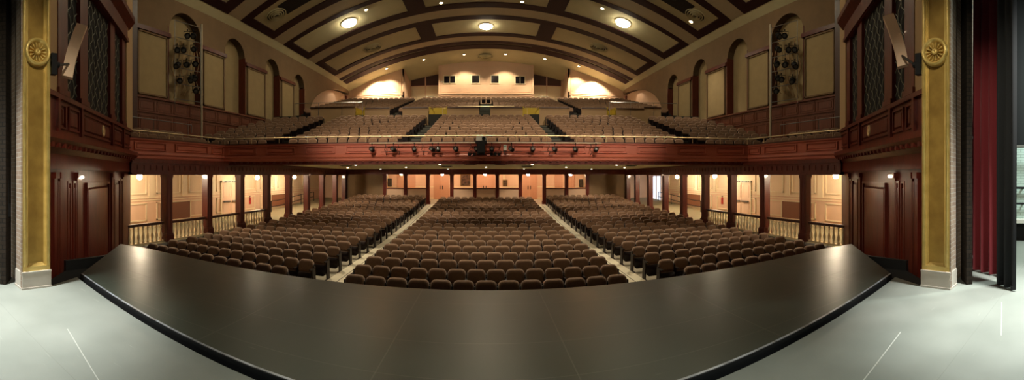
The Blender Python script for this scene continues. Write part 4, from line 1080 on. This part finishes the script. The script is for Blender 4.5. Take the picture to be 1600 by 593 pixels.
# ================================================================== SEATS
def rr_outline(hw, z0, z1, rt, rb, n=4):
    pts = []
    for (cx_, cz_, r, a0) in ((hw-rb,z0+rb,rb,-pi/2),(hw-rt,z1-rt,rt,0),(-hw+rt,z1-rt,rt,pi/2),(-hw+rb,z0+rb,rb,pi)):
        for i in range(n+1):
            a = a0+pi/2*i/n; pts.append((cx_+r*cos(a), cz_+r*sin(a)))
    return pts
def cushion(b, hw, z0, z1, rt, rb, layers, lean=0, n=4):
    """layers: (y, inset)"""
    base = rr_outline(hw, z0, z1, rt, rb, n); cz = (z0+z1)/2; m = len(base); vs = []; fs = []
    for y, ins in layers:
        for (x, z) in base:
            kx = (hw-ins)/hw; kz = ((z1-z0)/2-ins)/((z1-z0)/2); zz = cz+(z-cz)*kz
            vs.append((x*kx, y+(zz-z0)*lean, zz))
    for i in range(len(layers)-1):
        for k in range(m): fs.append((i*m+k, (i+1)*m+k, (i+1)*m+(k+1)%m, i*m+(k+1)%m))
    fs.append(tuple(range(m))); fs.append(tuple(range((len(layers)-1)*m, len(layers)*m))[::-1])
    b.add(vs, fs)
def seat_parts(w, det, end=0):
    """chair faces -y. returns list of (name, MB, mats)"""
    hw = w/2-(.018 if det else .034); out = []; n = 4 if det else 2
    b = MB(); b.smooth = True
    cushion(b, hw, .49 if det else .55, .86, .125, .06, [(.05,.0),(.0,0),(-.035,.008),(-.058,.03),(-.068,.075)] if det else [(.05,.0),(-.03,.0),(-.055,.03)], .16, n)
    out.append(('backrest', b, M['seatf']))
    b = MB(); b.smooth = det
    cushion(b, hw-.02, .42, .80, .11, .05, [(.085,.02),(.075,.0),(.05,0)] if det else [(.08,0),(.05,0)], .16, n)
    out.append(('back_shell', b, M['seatd']))
    b = MB(); b.smooth = det
    cushion(b, hw-.02, .13, .50, .05, .10, [(-.03,.01),(-.05,0),(-.10,0)] if det else [(-.03,0),(-.10,0)], -.10, n)
    b.mi = 1; cushion(b, hw-.022, .15, .51, .05, .09, [(.02,.03),(.0,.0),(-.03,0)] if det else [(.0,0),(-.03,0)], -.10, n)
    out.append(('seat_pan', b, [M['seatd'], M['seatf']]))
    def std(x):
        b = MB()
        b.add([(x-.02,-.06,.0),(x+.02,-.06,.0),(x+.02,.16,0),(x-.02,.16,0),(x-.02,-.10,.60),(x+.02,-.10,.60),(x+.02,.10,.66),(x-.02,.10,.66)], [(0,3,2,1),(4,5,6,7),(0,1,5,4),(1,2,6,5),(2,3,7,6),(3,0,4,7)])
        if det: b.box(x-.045,x+.045,-.12,.2,0,.025)
        out.append(('leg', b, M['seatd']))
        b = MB(); b.smooth = False
        b.box(x-.028,x+.028,-.24,.06,.605,.64); b.box(x-.022,x+.022,-.26,-.24,.61,.635)
        if det:
            b.mi = 1; b.lathe([(.013,0),(.013,-.012),(.0,-.014)], (x,-.005,.70), 8, 'y'); b.mi = 0; b.box(x-.012,x+.012,-.005,.06,.62,.73)
        out.append(('armrest', b, [M['seatd'], M['bolt']]))
    if end != 2: std(-w/2)
    if end: std(w/2)
    return out
proto = {}
def get_proto(w, end):
    key = (w, end)
    if key not in proto:
        proto[key] = [(n, b.mesh(n, m)) for n, b, m in seat_parts(w, True, end)]
    return proto[key]
ROWS = [(9.3+1.06*k) for k in range(22)]
TOPS = [440.5,422.7,408,395.6,385,376.6,368.3,361.5,355.8,350,345,340,335.7,331,327,323.5,320.3,317.3,314.2,311.2,308,305]
rowword = ORD+['seventeenth','eighteenth','nineteenth','twentieth','twenty-first','twenty-second']
seats = []     # (x, y, z, rz, w, end, label)
def ztop(k): return EYE-(TOPS[k]-HY)*ROWS[k]/F
for k, Y in enumerate(ROWS):
    z = fz(Y)
    n = 13 if k % 2 == 0 else 14; hwid = 3.72 if k else 3.6
    if k < 21:
        w = 2*hwid/n
        for i in range(n):
            x = -hwid+w*(i+.5)
            seats.append((x, Y, z, 0, round(w,4), 1 if i == n-1 else 0, 'brown upholstered seat, %s from the left aisle in the %s row of the centre block' % (ORD[i], rowword[k])))
    xo = 11.3 if k < 14 else 11.1
    xi = 5.0 if k else 5.3
    n = (11 if k % 2 == 0 else 12); w = (xo-xi)/n
    for s, side in ((-1,'left'),(1,'right')):
        for i in range(n):
            x = s*(xi+w*(i+.5)); end = 0
            if s < 0 and i == 0: end = 1
            if s > 0 and i == n-1: end = 1
            seats.append((x, Y, z, 0, round(w,4), end, 'brown upholstered seat, %s from the aisle in the %s row of the %s block' % (ORD[i], rowword[k], side)))
def vis(sx, sy, sz):
    D = hypot(sx, sy); th = atan2(sx, sy); py = HY+(EYE-(sz+.86))*F/D
    # stage edge in front
    De = 5.83/cos(th) if abs(sx/sy) < 1.36 else 99
    edge = HY+1.75*F/De
    return (1/D) if py < edge-1 else 0
scored = sorted(seats, key=lambda q: -vis(q[0], q[1], q[2]))
near = set(id(q) for q in scored[:300])
far = []
first = {}
for q in seats:
    x, y, z, rz, w, end, lab = q
    if id(q) in near:
        key = (w, end); loc = (x, y, z)
        if key not in first:
            g = empty('theater_seat', loc, lab, 'theater seat', 'upholstered seats in the stalls')
            for n_, me in get_proto(w, end):
                o = bpy.data.objects.new(n_, me); COL.objects.link(o); o.parent = g
            first[key] = g
        else:
            copy_tree(first[key], loc, None, lab)
    else: far.append((x, y, z, rz, w, end))
# balcony seats
def arcseats(rows, secs, skip=None):
    for k, (Y, zt_) in enumerate(rows):
        R = Y-CY; z = zt_-SB
        for (xa, xb) in secs(k):
            n = max(1, round(R*(asin(xb/R)-asin(xa/R))/.54)-(k % 2)); a0, a1 = asin(xa/R), asin(xb/R); w = R*(a1-a0)/n
            for i in range(n):
                a = a0+(a1-a0)*(i+.5)/n
                if skip and skip(k, R*sin(a)): continue
                far.append((R*sin(a), CY+R*cos(a), z, -a, w, 1 if i == n-1 else 0))
def secL(k):
    xm = 10.1+.10*k; xo = xm+1.1
    o = [(-3.35,3.35),(4.45,xm),(-xm,-4.45)]
    xe = 15.9 if k > 1 else 14.6
    if xe > xo+.6: o += [(xo,xe),(-xe,-xo)]
    return o
arcseats(rowsL, secL)
def secU(k):
    if k == 11: return [(-7.3,7.3),(8.1,15.6),(-15.6,-8.1)]
    return [(.65,7.3),(-7.3,-.65),(8.1,15.6-.0*k),(-15.6,-8.1)] if k > 0 else [(.65,7.3),(-7.3,-.65),(8.1,15.0),(-15.0,-8.1)]
vx = [(xat(a, 30.4)-.25, xat(c, 30.4)+.25) for a, c, _ in VOM]
arcseats(rowsU, secU, lambda k, x: k < 2 and any(a < x < c for a, c in vx) or (k == 11 and 5.4 < abs(x) < 5.8))
for s in (-1,1):
    for i in range(10): far.append((s*13.45, 9.7+.56*i, 2.82, s*-1.15, .55, 0))
    for i in range(9): far.append((s*14.6, 9.7+.56*i, 3.22, s*-1.15, .55, 0))
sv = {}
def lowmesh(wd, end):
    key = (round(wd, 2), end)
    if key not in sv: sv[key] = seat_parts(key[0], False, end)
    return sv[key]
b = MB(); mats = [M['seatf'], M['seatd'], M['bolt']]; ix = {M['seatf'].name:0, M['seatd'].name:1, M['bolt'].name:2}
for (x, y, z, rz, w, end) in far:
    c, s_ = cos(rz), sin(rz)
    for nm, pb, pm in lowmesh(w, end):
        ms = pm if isinstance(pm, list) else [pm]; o = len(b.v)
        b.v += [(x+c*p[0]-s_*p[1], y+s_*p[0]+c*p[1], z+p[2]) for p in pb.v]
        b.f += [[o+i for i in f] for f in pb.f]; b.m += [ix[ms[m].name] for m in pb.m]; b.sm += [False]*len(pb.f)
o = b.build('theater_seats_beyond', mats)
tag(o, 'remaining brown theater seats farther back in the stalls and all over the balcony', 'theater seats', None, 'stuff')
print('seats near', len(near), 'far', len(far))

# ================================================================== LIGHT
def light(kind, name, loc, energy, col, size=.1, target=None, spot=None, blend=.6, sizey=None):
    l = bpy.data.lights.new(name, kind); l.energy = energy; l.color = col
    o = bpy.data.objects.new(name, l); COL.objects.link(o); o.location = loc
    if kind == 'AREA':
        l.size = size
        if sizey: l.shape = 'RECTANGLE'; l.size_y = sizey
    else: l.shadow_soft_size = size
    if kind == 'SPOT': l.spot_size = spot; l.spot_blend = blend
    if target is not None: o.rotation_euler = (Vector(target)-Vector(loc)).to_track_quat('-Z', 'Y').to_euler()
    return o
WARM = (1,.80,.55)
K = 1.0
# house lamps: lights just under each large ceiling disc, the added ones too
for (x, y), e, tg, sp_ in zip(BIG, (5600,4200,5600,5200,6800,6800,5000), ((-6.0,27,4),(0,32,6),(6.0,27,4),(0,20,3),(-5.5,15.5,-1.5),(5.5,15.5,-1.5),(0,18.5,1.5)), (1.12,1.6,1.12,1.5,.95,.95,1.15)): light('SPOT', 'house_lamp_light', (x, y, vz(x, y)-.3), e, WARM, .4, tg, sp_, .9)
# rear downlights washing the back walls
for (x, y) in SM[5:]: light('SPOT', 'rear_wash_light', (x, y, vz(x, y)-.15), 1100, (1,.78,.50), .08, (x, y+.45, 8), 1.9, .5)
for s in (-1,1):
    light('SPOT', 'rear_wash_light', (s*12.4,42.4,vz(12.4)-.3), 2200, (1,.86,.60), .08, (s*12.6,43.9,10.0), 1.7, .4)
    light('SPOT', 'rear_wash_light', (s*15.2,41.0,12.3), 120, (1,.84,.62), .08, (s*17.2,39.6,8.2), 1.25, .5)  # added spot without a fixture, brightens the end niche wall
    light('SPOT', 'recess_light', (s*7.6,46.2,14.6), 1700, (1,.82,.55), .08, (s*7.4,47.3,11.5), 1.5, .5)
for (x, y) in SM[:5]: light('SPOT', 'downlight_light', (x, y, vz(x, y)-.15), 700, WARM, .08, (x, y-.5, 0), 1.2, .6)
# unseen wash lamps added at the proscenium header to brighten the balcony front
for x in (-4,4): light('SPOT', 'front_of_house_light', (x,3.0,9.5), 5000, (1,.80,.58), .12, (x*1.2,19.8,4.4), .62, .8)
# soffit lamps under the balcony making pools on the seats
pools = [(-7.6,21.5),(-2.6,21.5),(2.6,21.5),(7.6,21.5),(-9.8,26),(-5.5,26),(0,26),(5.5,26),(9.8,26),(-8.5,30.2),(-3,30.2),(3,30.2),(8.5,30.2)]
rown = ['first','second','third','fourth','first','second','third','fourth','fifth','first','second','third','fourth']
for k, (x, y) in enumerate(pools):
    z = 2.42-(y-18)*.013
    g = empty('soffit_downlight', (x,y,z), '%s small round downlight from the left in soffit row %s' % (rown[k], ['one','two','three'][0 if k < 4 else 1 if k < 9 else 2]), 'downlight', 'soffit downlights')
    b = MB(); b.lathe([(.06,-.005),(.06,.03)], (x,y,z), 14); b.build('bulb', M['can'], g)
    b = MB(); b.lathe([(.10,-.0),(.10,.04)], (x,y,z+.01), 16); b.build('rim', M['ceilrib'], g)
    light('SPOT', 'soffit_light', (x, y, z-.03), 190, (1,.82,.60), .05, (x, y+(.1 if y < 30 else 1.0), -2), 1.9, .5)
# stage work lights, upstage and high
light('SPOT', 'work_light', (-5.2,.3,6.5), 5200, (.97,1,.95), .25, (-5.0,1.35,0), .8, 1)
light('SPOT', 'work_light', (5.4,.0,6.5), 5200, (.97,1,.95), .25, (5.3,.9,0), .8, 1)
light('SPOT', 'work_light', (0,-1.5,8.5), 1500, (.96,1,.90), .6, (0,1.3,0), 1.0, 1)
for s in (-1,1):
    light('SPOT', 'pilaster_light', (-s*2.5,-.5,7.0), 1500, (1,.93,.72), .12, (s*5.6,2.25,2.6), .44, .8)
light('AREA', 'side_stage_light', (8.7,-.5,5.5), 420, (.85,1,.93), 1.2, (10.4,.8,1.4), sizey=.6)
w = bpy.data.worlds.new('world'); SC.world = w; w.use_nodes = True
w.node_tree.nodes['Background'].inputs[0].default_value = (.012,.009,.006,1); w.node_tree.nodes['Background'].inputs[1].default_value = 1
vs_ = SC.view_settings; vs_.view_transform = 'Standard'; vs_.look = 'None'; vs_.gamma = 1; vs_.use_curve_mapping = False; vs_.exposure = .15
SC.display_settings.display_device = 'sRGB'
